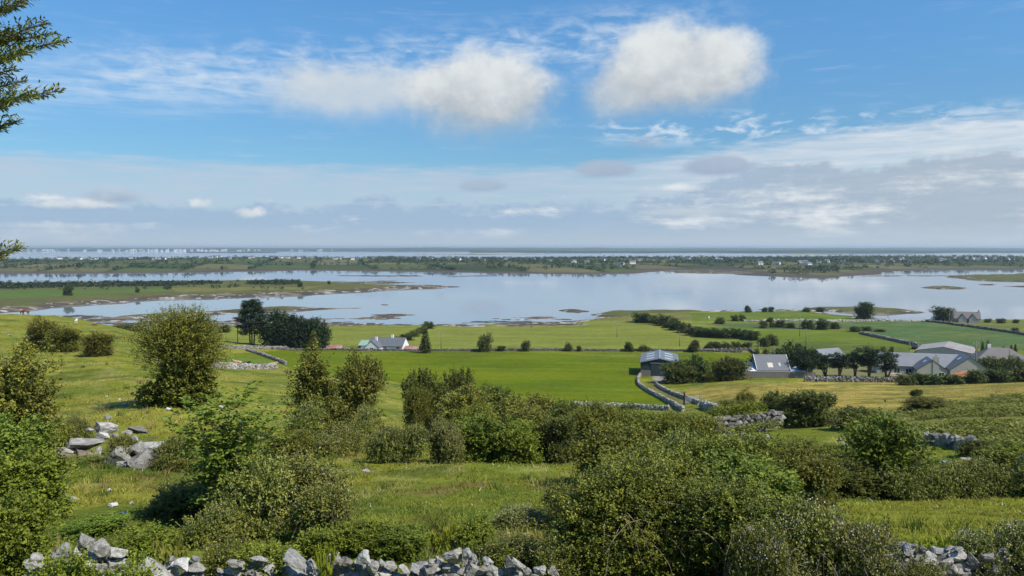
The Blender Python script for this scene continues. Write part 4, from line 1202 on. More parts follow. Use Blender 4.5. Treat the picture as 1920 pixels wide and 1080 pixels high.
OUT = [(830, 360, 180, 130, 12), (800, 450, 140, 90, 10), (940, 470, 60, 70), (650, 395, 80, 40), (1200, 400, 180, 70, -15), (1070, 420, 80, 50), (1160, 500, 80, 70, 15), (560, 560, 380, 110, 6), (440, 625, 240, 50, -8), (750, 640, 70, 90, -15), (400, 740, 350, 190), (1340, 590, 380, 110, 6), (1230, 640, 110, 180, 12), (1230, 800, 230, 280, -12), (1470, 670, 160, 80), (1720, 570, 160, 40, -8), (600, 690, 200, 140), (1000, 680, 260, 140), (1050, 800, 160, 100)]
def outY(px, py):
    return 31.2 + max(0, (880 - py)) * 0.028
near_wall('limestone outcrop of slabs and a big white boulder on the left slope', OUT, 60, 740, 6.0, outY, 'limestone_outcrop', 'rocks', False, (10, 16), 1.3)
LOOSE = [(860, 245, 80, 50), (1045, 100, 60, 45), (1100, 105, 55, 40), (1140, 65, 50, 35), (1280, 120, 70, 30), (1530, 160, 70, 45), (840, 15, 60, 20), (990, 50, 40, 20)]
LO2 = [(x / 6 + 60, y / 6 + 740, w / 6, h / 6) for x, y, w, h in LOOSE] + [(50 + 3, 629, 8, 4), (18, 628, 10, 3), (75, 644, 14, 7), (84, 648, 8, 6), (62, 641, 10, 5), (92, 650, 7, 5), (88, 679, 11, 4), (415, 762, 8, 6), (430, 778, 8, 6), (110, 915, 16, 6), (138, 935, 18, 8), (206, 918, 12, 7), (212, 946, 18, 8), (230, 962, 20, 8), (248, 942, 12, 7), (120, 927, 18, 6), (687, 881, 14, 7), (525, 842, 18, 10), (535, 830, 16, 8), (548, 838, 14, 8), (515, 838, 16, 8), (1147, 772, 24, 6), (1265, 777, 14, 8), (1870, 832, 30, 8), (1905, 836, 30, 8), (1775, 865, 24, 8), (1810, 859, 20, 6)]
for px, py, w, h in LO2:
    p = on_ground(px, py + h / 2)
    s = p.y / F
    o = link('stone', ROCKW[random.randrange(8)], None, (p.x, p.y, p.z + h * s * 0.3))
    o.name = 'loose_stone'
    o.scale = (w * s, (w + h) / 2 * s, max(h * s, 0.08) * 1.2)
    o.rotation_euler = (0.1, random.uniform(-.15, .15), random.uniform(0, 3))
    tag(o, 'pale loose stone lying alone in the pasture grass', 'stone', 'loose stones in the pasture')
def far_wall(pts, h, label, mat='stonefar', st=0.27, Y=None, thick=0.34, name='stone_wall', parts=None, dens=1.0):
    """a dry stone wall through photo points that lie on its foot"""
    P = [(on_ground(a, b) if Y is None else None) for a, b in pts] if Y is None else [Vector((float(ray(a, b)[0]) * y_, y_, 0)) for (a, b), y_ in zip(pts, Y)]
    org = P[0].copy(); org.z = gz(org.x, org.y)
    g = np.random.default_rng(int(abs(pts[0][0]) * 7 + pts[0][1]))
    Vs, Fs, base = [], [], 0
    for a, b in zip(P[:-1], P[1:]):
        L = math.hypot(b.x - a.x, b.y - a.y)
        n = max(1, int(L / st * dens)); rows = max(2, int(h / (st * 0.75)))
        dx, dy = (b.x - a.x) / L, (b.y - a.y) / L
        for r_ in range(rows):
            for i in range(n):
                for side in ((-1, 1) if r_ < rows - 1 else (0,)):
                    if side == 1 and g.random() < 0.5 and rows > 2:
                        continue
                    t = (i + g.random() * 0.7) / n
                    x = a.x + (b.x - a.x) * t; y = a.y + (b.y - a.y) * t
                    off = side * thick * 0.25 + 0.06 * g.normal()
                    x += -dy * off; y += dx * off
                    z = gz(x, y) + (r_ + 0.4) * h / rows + 0.06 * g.normal() * h
                    v, f = FARROCK[g.integers(6)]
                    s = st * (0.85 + 0.7 * g.random())
                    an = g.random() * 6.28; c, q = math.cos(an), math.sin(an)
                    tl = 0.5 * g.normal()
                    W_ = v * np.array([s * 1.25, s, s * (0.75 + 0.5 * g.random())])
                    W_ = np.stack([W_[:, 0], W_[:, 1] * math.cos(tl) - W_[:, 2] * math.sin(tl), W_[:, 1] * math.sin(tl) + W_[:, 2] * math.cos(tl)], -1)
                    W_ = np.stack([W_[:, 0] * c - W_[:, 1] * q, W_[:, 0] * q + W_[:, 1] * c, W_[:, 2]], -1)
                    Vs.append(W_ + np.array([x - org.x, y - org.y, z - org.z])); Fs.append(f + base); base += len(v)
    w = thing(name, label, 'wall', org); w['kind'] = 'thing'
    o = link('stones', mesh_np('stones', np.concatenate(Vs), np.concatenate(Fs), M[mat]), w)
    o['kind'] = 'stuff'
    return w
far_wall([(1072, 762), (1130, 764), (1180, 766), (1256, 770)], 0.95, 'pale dry stone wall along the near edge of the bright field')
far_wall([(1201, 704), (1196, 712), (1197, 722), (1212, 733), (1240, 748), (1262, 760), (1281, 772)], 0.85, 'curving dry stone wall on the left of the shed lane')
far_wall([(1230, 722), (1242, 731), (1262, 740), (1290, 750), (1312, 758)], 0.8, 'dry stone wall on the right of the shed lane')
far_wall([(1314, 764), (1326, 768), (1346, 776)], 1.2, 'short dry stone wall running right from the field gate')
far_wall([(505, 655), (620, 656.5), (680, 658), (860, 658), (1000, 657.5), (1200, 658), (1300, 659), (1392, 661)], 0.85, 'long dry stone wall along the back of the bright field', 'stonegrey', 0.45)
far_wall([(395, 690), (430, 691), (470, 692), (520, 692)], 1.1, 'front wall of the stone cattle pen on the left hillside', 'stonefar', 0.34)
far_wall([(462, 658), (480, 663), (500, 670), (520, 677), (536, 684)], 0.85, 'sloping wall dividing the cattle pen from the bright field', 'stonefar', 0.36)
far_wall([(415, 653), (470, 654), (560, 655)], 1.1, 'pale wall along the foot of the dark evergreens', 'stonefar', 0.45)
far_wall([(1508, 716), (1560, 716), (1620, 716.5), (1692, 717)], 1.25, 'grey garden wall below the cypress row', 'stonegrey', 0.36)
far_wall([(1356, 831), (1385, 833), (1412, 836), (1440, 836)], 0.8, 'low tumbled wall in front of the green patch', 'stonegrey', 0.34)
far_wall([(1573, 842), (1592, 843), (1614, 843)], 0.9, 'scrap of rubble wall left of the tall shrub', 'stonefar', 0.34)
far_wall([(1710, 832), (1745, 834), (1785, 838), (1822, 845)], 0.8, 'low rubble wall below the bracken slope', 'stonefar', 0.34)
far_wall([(1520, 800), (1545, 796), (1580, 795)], 0.7, 'mossy low wall behind the green patch', 'stonegrey', 0.34)
far_wall([(1612, 626), (1650, 634), (1685, 642), (1722, 650)], 1.3, 'field wall between the green pasture and the striped crop', 'stonegrey', 0.6)
far_wall([(1735, 603), (1780, 608), (1830, 615), (1880, 622), (1960, 634)], 1.2, 'wall along the top of the striped crop field', 'stonegrey', 0.7)
far_wall([(1395, 603), (1480, 602.5), (1600, 603), (1735, 603)], 1.0, 'thin pale wall across the upper green fields', 'stonefar', 0.8)
far_wall([(1290, 660), (1345, 658), (1405, 657), (1415, 664)], 1.0, 'lane wall below the short bush row', 'stonegrey', 0.45)
far_wall([(1115, 872), (1140, 872), (1170, 872)], 0.7, 'dark bit of wall at the back right of the meadow', 'stonegrey', 0.3)
# ruined block wall with ivy on top
def ruin():
    a = Vector((float(ray(1338, 820)[0]) * 74, 74, 0)); b = Vector((float(ray(1458, 806)[0]) * 78, 78, 0))
    za = gz(a.x, a.y)
    L = (b - a).length
    w = thing('ruined_wall', 'ruined wall of squared blocks with ivy along its top', 'wall', (a.x, a.y, za), math.atan2(b.y - a.y, b.x - a.x))
    g = np.random.default_rng(77)
    hgt = 1.75
    x = 0.0; w['kind'] = 'thing'
    me = [rock_verts(g, 3, 4, 0.02) for _ in range(4)]
    ms = [mesh_np('block', v, f, M['stonegrey']) for v, f in me]
    rows = 4
    for r_ in range(rows):
        x = -0.2 * (r_ % 2)
        while x < L:
            bw = g.uniform(0.5, 1.1)
            zx = gz(a.x + (b.x - a.x) * min(1, max(0, x / L)), a.y + (b.y - a.y) * min(1, max(0, x / L))) - za
            o = link('block', ms[g.integers(4)], w, (x + bw / 2, 0.05 * g.normal(), 0.05 * g.normal() + zx + (r_ + 0.5) * hgt / rows + (0.25 if x > L * 0.75 else 0)))
            o.scale = (bw * 1.08, 0.7, hgt / rows * 1.12)
            o.rotation_euler = (0, 0.04 * g.normal(), 0.05 * g.normal())
            x += bw
    lob = [(q, 0, hgt + 0.25 + 0.1 * math.sin(q * 3), 0.75, 0.55, 0.38) for q in np.linspace(0.0, L * 0.72, 8)]
    V, Fq, T = sprigs(lob, 900, 0.2, 4, 0.13, g, up=0.3)
    link('ivy', mesh_np('ivy', V, Fq, M['bright'], tint=T), w)
    lob = [(q, -0.7, 0.25, 0.6, 0.5, 0.4) for q in np.linspace(1.2, L * 0.9, 6)]
    V, Fq, T = sprigs(lob, 500, 0.2, 4, 0.12, g, up=0.3)
    link('ivy', mesh_np('foot_ivy', V, Fq, M['bramble'], tint=T), w)
ruin()

# ------------------------------------------------------------------ buildings
def gable(parent, L, W, eave, ridge, wall, roof, ox=0.0, oy=0.0, over=0.25, along='x', th=0.14, wname='wall', base=-0.6):
    """walls with gables plus two roof slopes; ridge along local x (or y), centred at ox, oy"""
    def tr(p):
        return (p[0] + ox, p[1] + oy, p[2]) if along == 'x' else (-p[1] + ox, p[0] + oy, p[2])
    hx_, hy_ = L / 2, W / 2
    V = [(-hx_, -hy_, base), (hx_, -hy_, base), (hx_, hy_, base), (-hx_, hy_, base), (-hx_, -hy_, eave), (hx_, -hy_, eave), (hx_, hy_, eave), (-hx_, hy_, eave), (-hx_, 0, ridge - 0.02), (hx_, 0, ridge - 0.02)]
    mb = MB(); mb.add([tr(p) for p in V], [(0, 1, 5, 4), (2, 3, 7, 6), (1, 2, 6, 9, 5), (3, 0, 4, 8, 7), (4, 5, 9, 8), (6, 7, 8, 9), (0, 3, 2, 1)])
    mb.build(wname, wall, parent)
    sl = (ridge - eave) / hy_
    for s in (-1, 1):
        y1 = s * (hy_ + over); z1 = eave - sl * over + 0.03
        x1 = hx_ + over * 0.6
        b = [(-x1, 0, ridge + 0.03), (x1, 0, ridge + 0.03), (x1, y1, z1), (-x1, y1, z1)]
        t = [(p[0], p[1], p[2] + th) for p in b]
        m2 = MB(); m2.hexa([tr(p) for p in (b if s < 0 else b[::-1])], [tr(p) for p in (t if s < 0 else t[::-1])])
        o = m2.build('roof_slope', roof, parent)
    return tr
def box_part(parent, name, mat, x0, x1, y0, y1, z0, z1):
    mb = MB(); mb.box(x0, x1, y0, y1, z0, z1)
    return mb.build(name, mat, parent)
def window_y(parent, x, y, z, w, h, out=-1):
    """a window in a wall that faces local -y (out=-1)"""
    t = 0.07
    mb = MB()
    y0, y1 = sorted((y + out * 0.05, y - out * 0.02))
    mb.box(x - w / 2 - t, x + w / 2 + t, y0, y1, z - t, z); mb.box(x - w / 2 - t, x + w / 2 + t, y0, y1, z + h, z + h + t)
    mb.box(x - w / 2 - t, x - w / 2, y0, y1, z, z + h); mb.box(x + w / 2, x + w / 2 + t, y0, y1, z, z + h); mb.box(x - 0.03, x + 0.03, y0, y1, z, z + h)
    f = mb.build('window', M['trim'], parent)
    y0, y1 = sorted((y + out * 0.015, y - out * 0.03))
    box_part(f, 'pane', M['glass'], x - w / 2, x - 0.03, y0, y1, z, z + h); box_part(f, 'pane', M['glass'], x + 0.03, x + w / 2, y0, y1, z, z + h)
def chimney(parent, x, y, z0, z1, w=0.7, d=0.6, mat=None):
    c = box_part(parent, 'chimney', mat or M['white'], x - w / 2, x + w / 2, y - d / 2, y + d / 2, z0, z1)
    for s in (-0.16, 0.16):
        mb = MB(); mb.tube([(x + s, y, z1 - 0.02), (x + s, y, z1 + 0.3)], [0.11, 0.09], 8); mb.build('chimney_pot', M['orange'], c)
def roof_panel(parent, name, mat, x0, x1, ya, yb, hy_, eave, ridge, lift=0.2):
    """a sheet laid on the slope that faces -y, from ya to yb (fractions eave 0 .. ridge 1)"""
    f = lambda t: (-hy_ * (1 - t), eave + (ridge - eave) * t + lift)
    (y0, z0), (y1, z1) = f(ya), f(yb)
    mb = MB(); mb.hexa([(x0, y0, z0), (x1, y0, z0), (x1, y1, z1), (x0, y1, z1)], [(x0, y0, z0 + .05), (x1, y0, z0 + .05), (x1, y1, z1 + .05), (x0, y1, z1 + .05)])
    return mb.build(name, mat, parent)
def place_at(px, Y):
    X = float(ray(px, 600)[0]) * Y
    return X, Y, gz(X, Y)

def shed():
    X, Y, z = place_at(1237.5, 216)
    a = at_y(1237, 706, 216).z
    s = thing('steel_shed', 'dark green steel shed with pale grey roof at the bright field corner', 'shed', (X, Y, a), -R(10.5))
    W, D, e, r = 10.2, 17.5, 3.9, 5.0
    # ridge runs away from the camera: local y
    hw = W / 2
    V = [(-hw, 0, -.8), (hw, 0, -.8), (hw, D, -.8), (-hw, D, -.8), (-hw, 0, e), (hw, 0, e), (hw, D, e), (-hw, D, e), (0, 0, r - .03), (0, D, r - .03)]
    mb = MB(); mb.add(V, [(0, 1, 5, 8, 4), (1, 2, 6, 5), (2, 3, 7, 9, 6), (3, 0, 4, 7), (4, 8, 9, 7), (5, 6, 9, 8)])
    mb.build('wall', M['steelwall'], s)
    sl = (r - e) / hw
    for sg in (-1, 1):
        x1 = sg * (hw + .25); z1 = e - sl * .25 + .04
        b = [(0, -.3, r + .03), (x1, -.3, z1), (x1, D + .3, z1), (0, D + .3, r + .03)]
        if sg > 0:
            b = b[::-1]
        mb = MB(); mb.hexa(b[::-1], [(p[0], p[1], p[2] + .1) for p in b[::-1]])
        ro = mb.build('roof_slope', M['steelroof'], s)
        for k in range(3):
            y0 = 2.2 + k * 5.0
            xa, xb = sg * hw * 0.28, sg * hw * 0.72
            za, zb = r + .15 - sl * abs(xa), r + .15 - sl * abs(xb)
            q = [(xa, y0, za), (xb, y0, zb), (xb, y0 + 1.5, zb), (xa, y0 + 1.5, za)]
            mb = MB(); mb.hexa(q if sg > 0 else q[::-1], [(p[0], p[1], p[2] + .04) for p in (q if sg > 0 else q[::-1])])
            mb.build('skylight', M['skylight'], s)
    mb = MB(); mb.box(-.25, .25, -.32, D + .32, r + .1, r + .2); mb.build('ridge_cap', M['metal'], s)
    box_part(s, 'sliding_door', M['steelwall'], -2.3, 3.1, -.14, -.03, -.5, 3.55)
    box_part(s, 'door_track', M['steelroof'], -2.5, 4.6, -.24, -.02, 3.56, 3.82)
    box_part(s, 'block_plinth', M['block'], -hw - .02, -2.35, -.10, -.01, -.8, 1.7)
    for sg in (-1, 1):
        box_part(s, 'corner_trim', M['steelwall'], sg * hw - .07, sg * hw + .07, -.07, .05, 1.72 if sg < 0 else -.5, e - .02)
        b = [(0, -.36, r + .02), (sg * (hw + .25), -.36, e - sl * .25 + .02)]
        mb = MB(); mb.tube([b[0], b[1]], [.09, .09], 4); mb.build('verge_trim', M['metal'], s)
    X2, Y2 = X - 0.5, Y - 4
shed()

def cottage():
    X, Y, z = place_at(1452, 196)
    z = at_y(1452, 713, 194).z
    c = thing('slate_cottage', 'grey stone cottage with slate roof behind a long block wall', 'house', (X, Y, z), -R(3))
    W, L = 7.6, 8.0
    gable(c, L, W, 2.25, 5.5, M['stonegrey'], M['slate'], 0, W / 2)
    for s in (-1, 1):
        mb = MB(); mb.tube([(s * (L / 2 + .12), W / 2, 5.72), (s * (L / 2 + .12), -.25, 2.3)], [.09, .09], 4); mb.build('verge_trim', M['trim'], c)
    def rp(nm, mt, x0, x1, a, b):
        o = roof_panel(c, nm, mt, x0, x1, a, b, W / 2, 2.25, 5.5, .19); o.location = (0, W / 2, 0)
    rp('skylight', M['cream'], -1.2, 0.1, .12, .42); rp('skylight', M['skylight'], 1.6, 2.0, .22, .42)
    # lean-tos left and right
    mb = MB(); mb.hexa([(-8.0, -.2, -.5), (-4.2, -.2, -.5), (-4.2, 4.6, -.5), (-8.0, 4.6, -.5)], [(-8.0, -.2, 1.9), (-4.2, -.2, 1.9), (-4.2, 4.6, 3.3), (-8.0, 4.6, 3.3)]); mb.build('lean_to', M['block'], c)
    mb = MB(); mb.hexa([(-8.2, -.4, 1.95), (-4.15, -.4, 1.95), (-4.15, 4.7, 3.42), (-8.2, 4.7, 3.42)], [(-8.2, -.4, 2.05), (-4.15, -.4, 2.05), (-4.15, 4.7, 3.52), (-8.2, 4.7, 3.52)]); mb.build('lean_to_roof', M['whiteroof'], c)
    mb = MB(); mb.hexa([(4.15, 0, -.5), (7.4, 0, -.5), (7.4, 2.6, -.5), (4.15, 2.6, -.5)], [(4.15, 0, 2.0), (7.4, 0, 2.0), (7.4, 2.6, 2.3), (4.15, 2.6, 2.3)]); mb.build('lean_to', M['block'], c)
    mb = MB(); mb.hexa([(4.1, -.15, 2.03), (7.6, -.15, 2.03), (7.6, 2.8, 2.36), (4.1, 2.8, 2.36)], [(4.1, -.15, 2.12), (7.6, -.15, 2.12), (7.6, 2.8, 2.45), (4.1, 2.8, 2.45)]); mb.build('lean_to_roof', M['whiteroof'], c)
    X, Y2 = X, Y - 0.9
    w = thing('block_wall', 'long grey concrete block wall in front of the slate cottage', 'wall', (X, Y2, z), -R(3))
    mb = MB(); w['kind'] = 'thing'
    for i, x in enumerate(np.arange(-8.2, 7.6, 2.6)):
        mb.box(x, x + 2.59, -.12 - .01 * (i % 2), .12, -1.0, 1.95 + .06 * math.sin(i * 2.1))
    mb.build('blockwork', M['block'], w)
    box_part(w, 'coping', M['greyrender'], -8.3, 7.5, -.17, .17, 2.02, 2.1)
cottage()

def long_house():
    p = at_y(1735, 703, 206)
    X, Y = float(ray(1733, 600)[0]) * 209, 209
    z = at_y(1740, 709, 206).z
    h = thing('grey_house', 'long grey rendered house with slate roof and two front gables', 'house', (X, Y, z), -R(17), (1.08, 1.08, 1.08))
    gable(h, 19.5, 7.5, 2.7, 5.4, M['greyrender'], M['slatelight'], -1.0, 1.5)
    # two wings towards the camera
    gable(h, 6.2, 6.4, 2.7, 5.0, M['greyrender'], M['slate'], 0.6, -4.2, along='y')
    gable(h, 10.5, 8.2, 2.8, 5.9, M['greyrender'], M['slate'], 8.8, -1.0, along='y')
    chimney(h, 1.4, -7.15, 1.0, 5.9, 1.3, .5, M['greyrender'])
    for x in (-9.0, -6.2, -3.6):
        window_y(h, x, -2.25, 0.9, 1.3, 1.2)
    window_y(h, 2.6, -7.3, 0.8, 1.2, 1.3)
    window_y(h, 10.8, -6.25, 0.7, 1.1, 1.3)
    window_y(h, 7.4, -6.25, 1.4, .8, .7)
    box_part(h, 'door', M['dark'], 4.35, 5.25, -2.36, -2.24, 0, 2.1)
    box_part(h, 'door_surround', M['trim'], 3.95, 4.3, -2.40, -2.24, 0, 2.3)
    for x, y0 in ((-0.9, -5.2), (7.0, -2.8)):
        mb = MB()
        sl = (5.0 - 2.7) / 3.2 if x < 2 else (5.9 - 2.8) / 4.1
        cx_ = 0.6 if x < 2 else 8.8
        rz = 5.0 if x < 2 else 5.9
        f = lambda xx: rz - abs(xx - cx_) * sl + .2
        q = [(x, y0, f(x)), (x + .7, y0, f(x + .7)), (x + .7, y0 + 1.1, f(x + .7)), (x, y0 + 1.1, f(x))]
        mb.hexa(q, [(a, b, c + .06) for a, b, c in q]); mb.build('skylight', M['skylight'], h)
long_house()

def simple_house(px, Y, ybase, name, label, yaw, L, W, e, r, wall, roof, wins=(), chims=(), cat='house', along='x'):
    X = float(ray(px, 600)[0]) * Y
    z = at_y(px, ybase, Y).z if ybase else gz(X, Y)
    h = thing(name, label, cat, (X, Y, z), R(yaw))
    gable(h, L, W, e, r, M[wall], M[roof], 0, 0, along=along, base=-1.2)
    for x in wins:
        window_y(h, x, -W / 2, .9, 1.1, 1.1)
    for x in chims:
        chimney(h, x, 0, r - .5, r + 1.1, .9, .7, M[wall])
    return h
simple_house(1552, 240, 684, 'cream_house', 'cream gabled house half hidden behind the cypress row', 24, 9, 7.5, 2.4, 4.9, 'cream', 'slatelight', (-4, 0, 4))
h = simple_house(1776, 262, 662, 'farm_shed', 'wide farm shed with weathered pale pinkish tin roof', -34, 18, 16, 1.3, 2.9, 'greyrender', 'paleroof', (), (), 'shed', 'y')
def bungalow():
    Y = 238
    X = float(ray(1876, 600)[0]) * Y
    b = thing('bungalow', 'bungalow with wide brown hipped roof at the right', 'house', (X, Y, at_y(1876, 686, Y).z), R(-16))
    box_part(b, 'wall', M['white'], -6.6, 6.6, -4.2, 4.2, -1.2, 2.55)
    e, r = 2.55, 5.6
    c = [(-7.1, -4.7), (7.1, -4.7), (7.1, 4.7), (-7.1, 4.7)]
    mb = MB(); mb.add([(x, y, e) for x, y in c] + [(-2.6, 0, r), (2.6, 0, r)] + [(x, y, e - .12) for x, y in c], [(0, 1, 5, 4), (2, 3, 4, 5), (1, 2, 5), (3, 0, 4), (6, 9, 8, 7), (0, 6, 7, 1), (1, 7, 8, 2), (2, 8, 9, 3), (3, 9, 6, 0)])
    ro = mb.build('roof', M['tilebrown'], b)
    chimney(ro, -2.8, 0.2, r - .6, r + .9, .9, .7)
    for x in (-4.5, -1.0, 2.2, 5.2):
        window_y(b, x, -4.2, .9, 1.3, 1.2)
bungalow()
h = simple_house(1812, 440, 605, 'shore_house', 'grey roofed house on the shore at the right', -25, 13, 8, 2.6, 6.0, 'greyrender', 'tilebrown', (-3, 3), (5.8,))
gable(h, 5, 4, 2.6, 5.2, M['greyrender'], M['tilebrown'], -2.4, -4.6, along='y'); gable(h, 5, 4, 2.6, 5.2, M['greyrender'], M['tilebrown'], 2.6, -4.6, along='y')
h = simple_house(728, 292, 658, 'white_farmhouse', 'white gabled farmhouse with slate roofs behind the bright field', -12, 13.5, 7.0, 2.3, 5.0, 'white', 'slate', (-5.5, 0, 5), (1.6,))
gable(h, 5.0, 5.2, 2.2, 4.5, M['white'], M['slate'], -3.6, -5.0, along='y'); chimney(h, -3.4, -3.4, 4.0, 5.6, .8, .6)
window_y(h, -3.6, -7.5, .9, 1.2, 1.1)
simple_house(693, 298, 657, 'green_roofed_shed', 'farm shed with pale green tin roof left of the white farmhouse', -15, 6.5, 6, 2.2, 3.7, 'block', 'greenroof', (), (), 'shed')
simple_house(766, 290, 659, 'red_roofed_shed', 'low shed with red tin roof right of the white farmhouse', 0, 7.5, 4, 1.2, 2.0, 'block', 'redroof', (), (), 'shed')
simple_house(627, 286, 657, 'red_roofed_shed', 'low shed with faded red roof right of the golden conifer', 8, 5.5, 4, 1.0, 1.9, 'block', 'redroof', (), (), 'shed')
simple_house(440, 284, 655, 'red_roofed_shed', 'long low shed with faded red roof beside the tall pine', 0, 12, 4, 1.3, 2.2, 'block', 'redroof', (), (), 'shed')
simple_house(693, 288, 659.5, 'low_shed', 'low dark roofed shed in front of the green roofed shed', -4, 6, 3.5, 1.2, 1.9, 'block', 'slate', (), (), 'shed')
# far houses on the headland: nothing tells most of them apart
def house_mesh():
    mb = MB()
    V = [(-5, -3, -1), (5, -3, -1), (5, 3, -1), (-5, 3, -1), (-5, -3, 3), (5, -3, 3), (5, 3, 3), (-5, 3, 3), (-5, 0, 5.6), (5, 0, 5.6)]
    mb.add(V, [(0, 1, 5, 4), (2, 3, 7, 6), (1, 2, 6, 9, 5), (3, 0, 4, 8, 7)])
    w = mb.mesh('far_house_wall', M['white'])
    mb = MB()
    for s in (-1, 1):
        b = [(-5.3, 0, 5.65), (5.3, 0, 5.65), (5.3, s * 3.3, 2.85), (-5.3, s * 3.3, 2.85)]
        if s > 0:
            b = b[::-1]
        mb.hexa(b, [(x, y, z + .15) for x, y, z in b])
    return w, mb.mesh('far_house_roof', M['slate'])
HW, HR_ = house_mesh()
HP = [(83, 484), (90, 483.5), (96, 484), (113, 490.5), (150, 490.5), (175, 491), (181, 490.5), (203, 482), (245, 486), (252, 485.5), (290, 490), (300, 489.5), (308, 490), (312, 482.5), (330, 484), (350, 484), (372, 486), (395, 487.5), (405, 485), (412, 484), (430, 491), (470, 487.5), (474, 486), (512, 488), (520, 488), (528, 487.5), (540, 488), (560, 489), (629, 491), (636, 490.5), (660, 491), (672, 490.5), (757, 487), (763, 487), (785, 491.5), (808, 491), (840, 491.5), (860, 492), (905, 492), (1000, 491), (1075, 496), (1100, 497), (1130, 492), (1165, 499), (1186, 498), (1240, 489), (1260, 490.5), (1290, 491), (1345, 489), (1372, 487), (1425, 499), (1457, 499), (1500, 497), (1510, 498), (1516, 500), (1535, 496), (1550, 495.5), (1580, 496), (1645, 494), (1662, 494), (1672, 493.5), (1690, 491), (1705, 494), (1720, 493), (1765, 492.5), (1772, 493), (1790, 491), (1812, 490.5), (1825, 491), (1833, 492), (1846, 490), (1858, 491.5), (1864, 490), (1890, 491), (1900, 490.5), (1350, 494), (1200, 493), (950, 492), (1030, 493), (700, 489)]
for i, (px, py) in enumerate(HP):
    X, Y = on_sea(px, py + 3)
    z, s, _ = hz_at(np.array([X]), np.array([Y]))
    z = max(float(z[0]), .5)
    o = thing('far_house', 'tiny pale house among fields and trees on the far headland', 'house', (float(X), float(Y), z), R(random.uniform(-40, 40)), tuple(random.uniform(.95, 1.35) for _ in range(3)), 'houses on the far headland')
    link('wall', HW, o); link('roof', HR_, o)
def far_town():
    mb = MB()
    g = np.random.default_rng(91)
    for i in range(110):
        px = g.choice([g.uniform(10, 110), g.uniform(240, 380), g.uniform(150, 480), g.uniform(-150, 700)])
        X, Y = on_sea(px, 471.3)
        X, Y = float(X), float(Y) + g.uniform(100, 1500)
        X = X * Y / float(on_sea(px, 471.3)[1])
        w = g.uniform(10, 34); hh = g.uniform(5, 11); z = g.uniform(2, 16)
        mb.box(X - w / 2, X + w / 2, Y, Y + 20, max(z - 12, -2), z + hh)
    tag(mb.build('distant_town', M['white']), 'pale town along the far coast on the left', 'town', kind='stuff')
far_town()

# ------------------------------------------------------------------ poles, gate, car, small yard things
def pole(px, ytop, Y, label, arm=True):
    X = float(ray(px, 600)[0]) * Y
    zg = gz(X, Y); zt = at_y(px, ytop, Y).z
    hh = max(zt - zg, 3.0)
    p = thing('utility_pole', label, 'pole', (X, Y, zg))
    mb = MB(); mb.tube([(0, 0, -.3), (0, 0, hh)], [.16, .11], 8); mb.build('post', M['pole'], p, True)
    if arm:
        box_part(p, 'crossarm', M['pole'], -.7, .7, -.06, .06, hh - .55, hh - .42)
        for s in (-.6, 0, .6):
            mb = MB(); mb.tube([(s, 0, hh - .42 if s else hh), (s, 0, hh - .2 if s else hh + .2)], [.05, .04], 6); mb.build('insulator', M['trim'], p)
pole(827, 622, 287, 'utility pole right of the dark conical conifer')
pole(996, 596, 405, 'utility pole near the shore in the middle')
pole(1157, 608, 345, 'thin pole in the middle pasture', False)
pole(1275, 624, 300, 'utility pole at the right side of the middle pasture')
pole(1500, 591, 345, 'tall utility pole in the bush row on the right hand fields')
pole(1512, 616, 305, 'utility pole on the green field above the cypress row')
pole(1424, 641, 255, 'short pole by the golden hedge', False)
pole(1453, 650, 240, 'slim pole right of the golden hedge', False)
pole(1722, 630, 262, 'utility pole left of the wide farm shed')
pole(1707, 640, 240, 'pale pole behind the grey house roof', False)
pole(1832, 641, 205, 'tall utility pole right of the grey house')
pole(1842, 630, 275, 'thin far pole by the little conifers', False)
pole(1665, 583, 440, 'utility pole on the shore between the two large trees')
pole(1780, 588, 425, 'utility pole in front of the tree by the shore house')
pole(1827, 585, 440, 'utility pole right of the shore house')
pole(1895, 652, 225, 'dark pole in front of the bungalow', False)
pole(445, 610, 285, 'pale pole left of the tall pine', False)
def gate():
    a = Vector((float(ray(1283.5, 700)[0]) * 146, 146, 0)); b = Vector((float(ray(1313, 700)[0]) * 149, 149, 0))
    za = gz(a.x, a.y)
    L = (b - a).length
    t = thing('field_gate', 'barred metal field gate at the end of the stone lane', 'gate', (a.x, a.y, za), math.atan2(b.y - a.y, b.x - a.x))
    mb = MB(); mb.tube([(0, 0, -.3), (0, 0, 2.3)], [.16, .15], 8); mb.build('gate_post', M['dark'], t)
    mb = MB(); mb.tube([(L, 0, -.3), (L, 0, 1.5)], [.1, .1], 8); mb.build('gate_post', M['metal'], t)
    for z in (.25, .48, .71, .94, 1.2):
        mb = MB(); mb.tube([(.2, 0, z), (L - .12, 0, z)], [.04, .04], 6); mb.build('bar', M['metal'], t)
    for x in (.22, L / 2, L - .14):
        mb = MB(); mb.tube([(x, 0.05, .2), (x, 0.05, 1.24)], [.035, .035], 6); mb.build('upright', M['metal'], t)
gate()
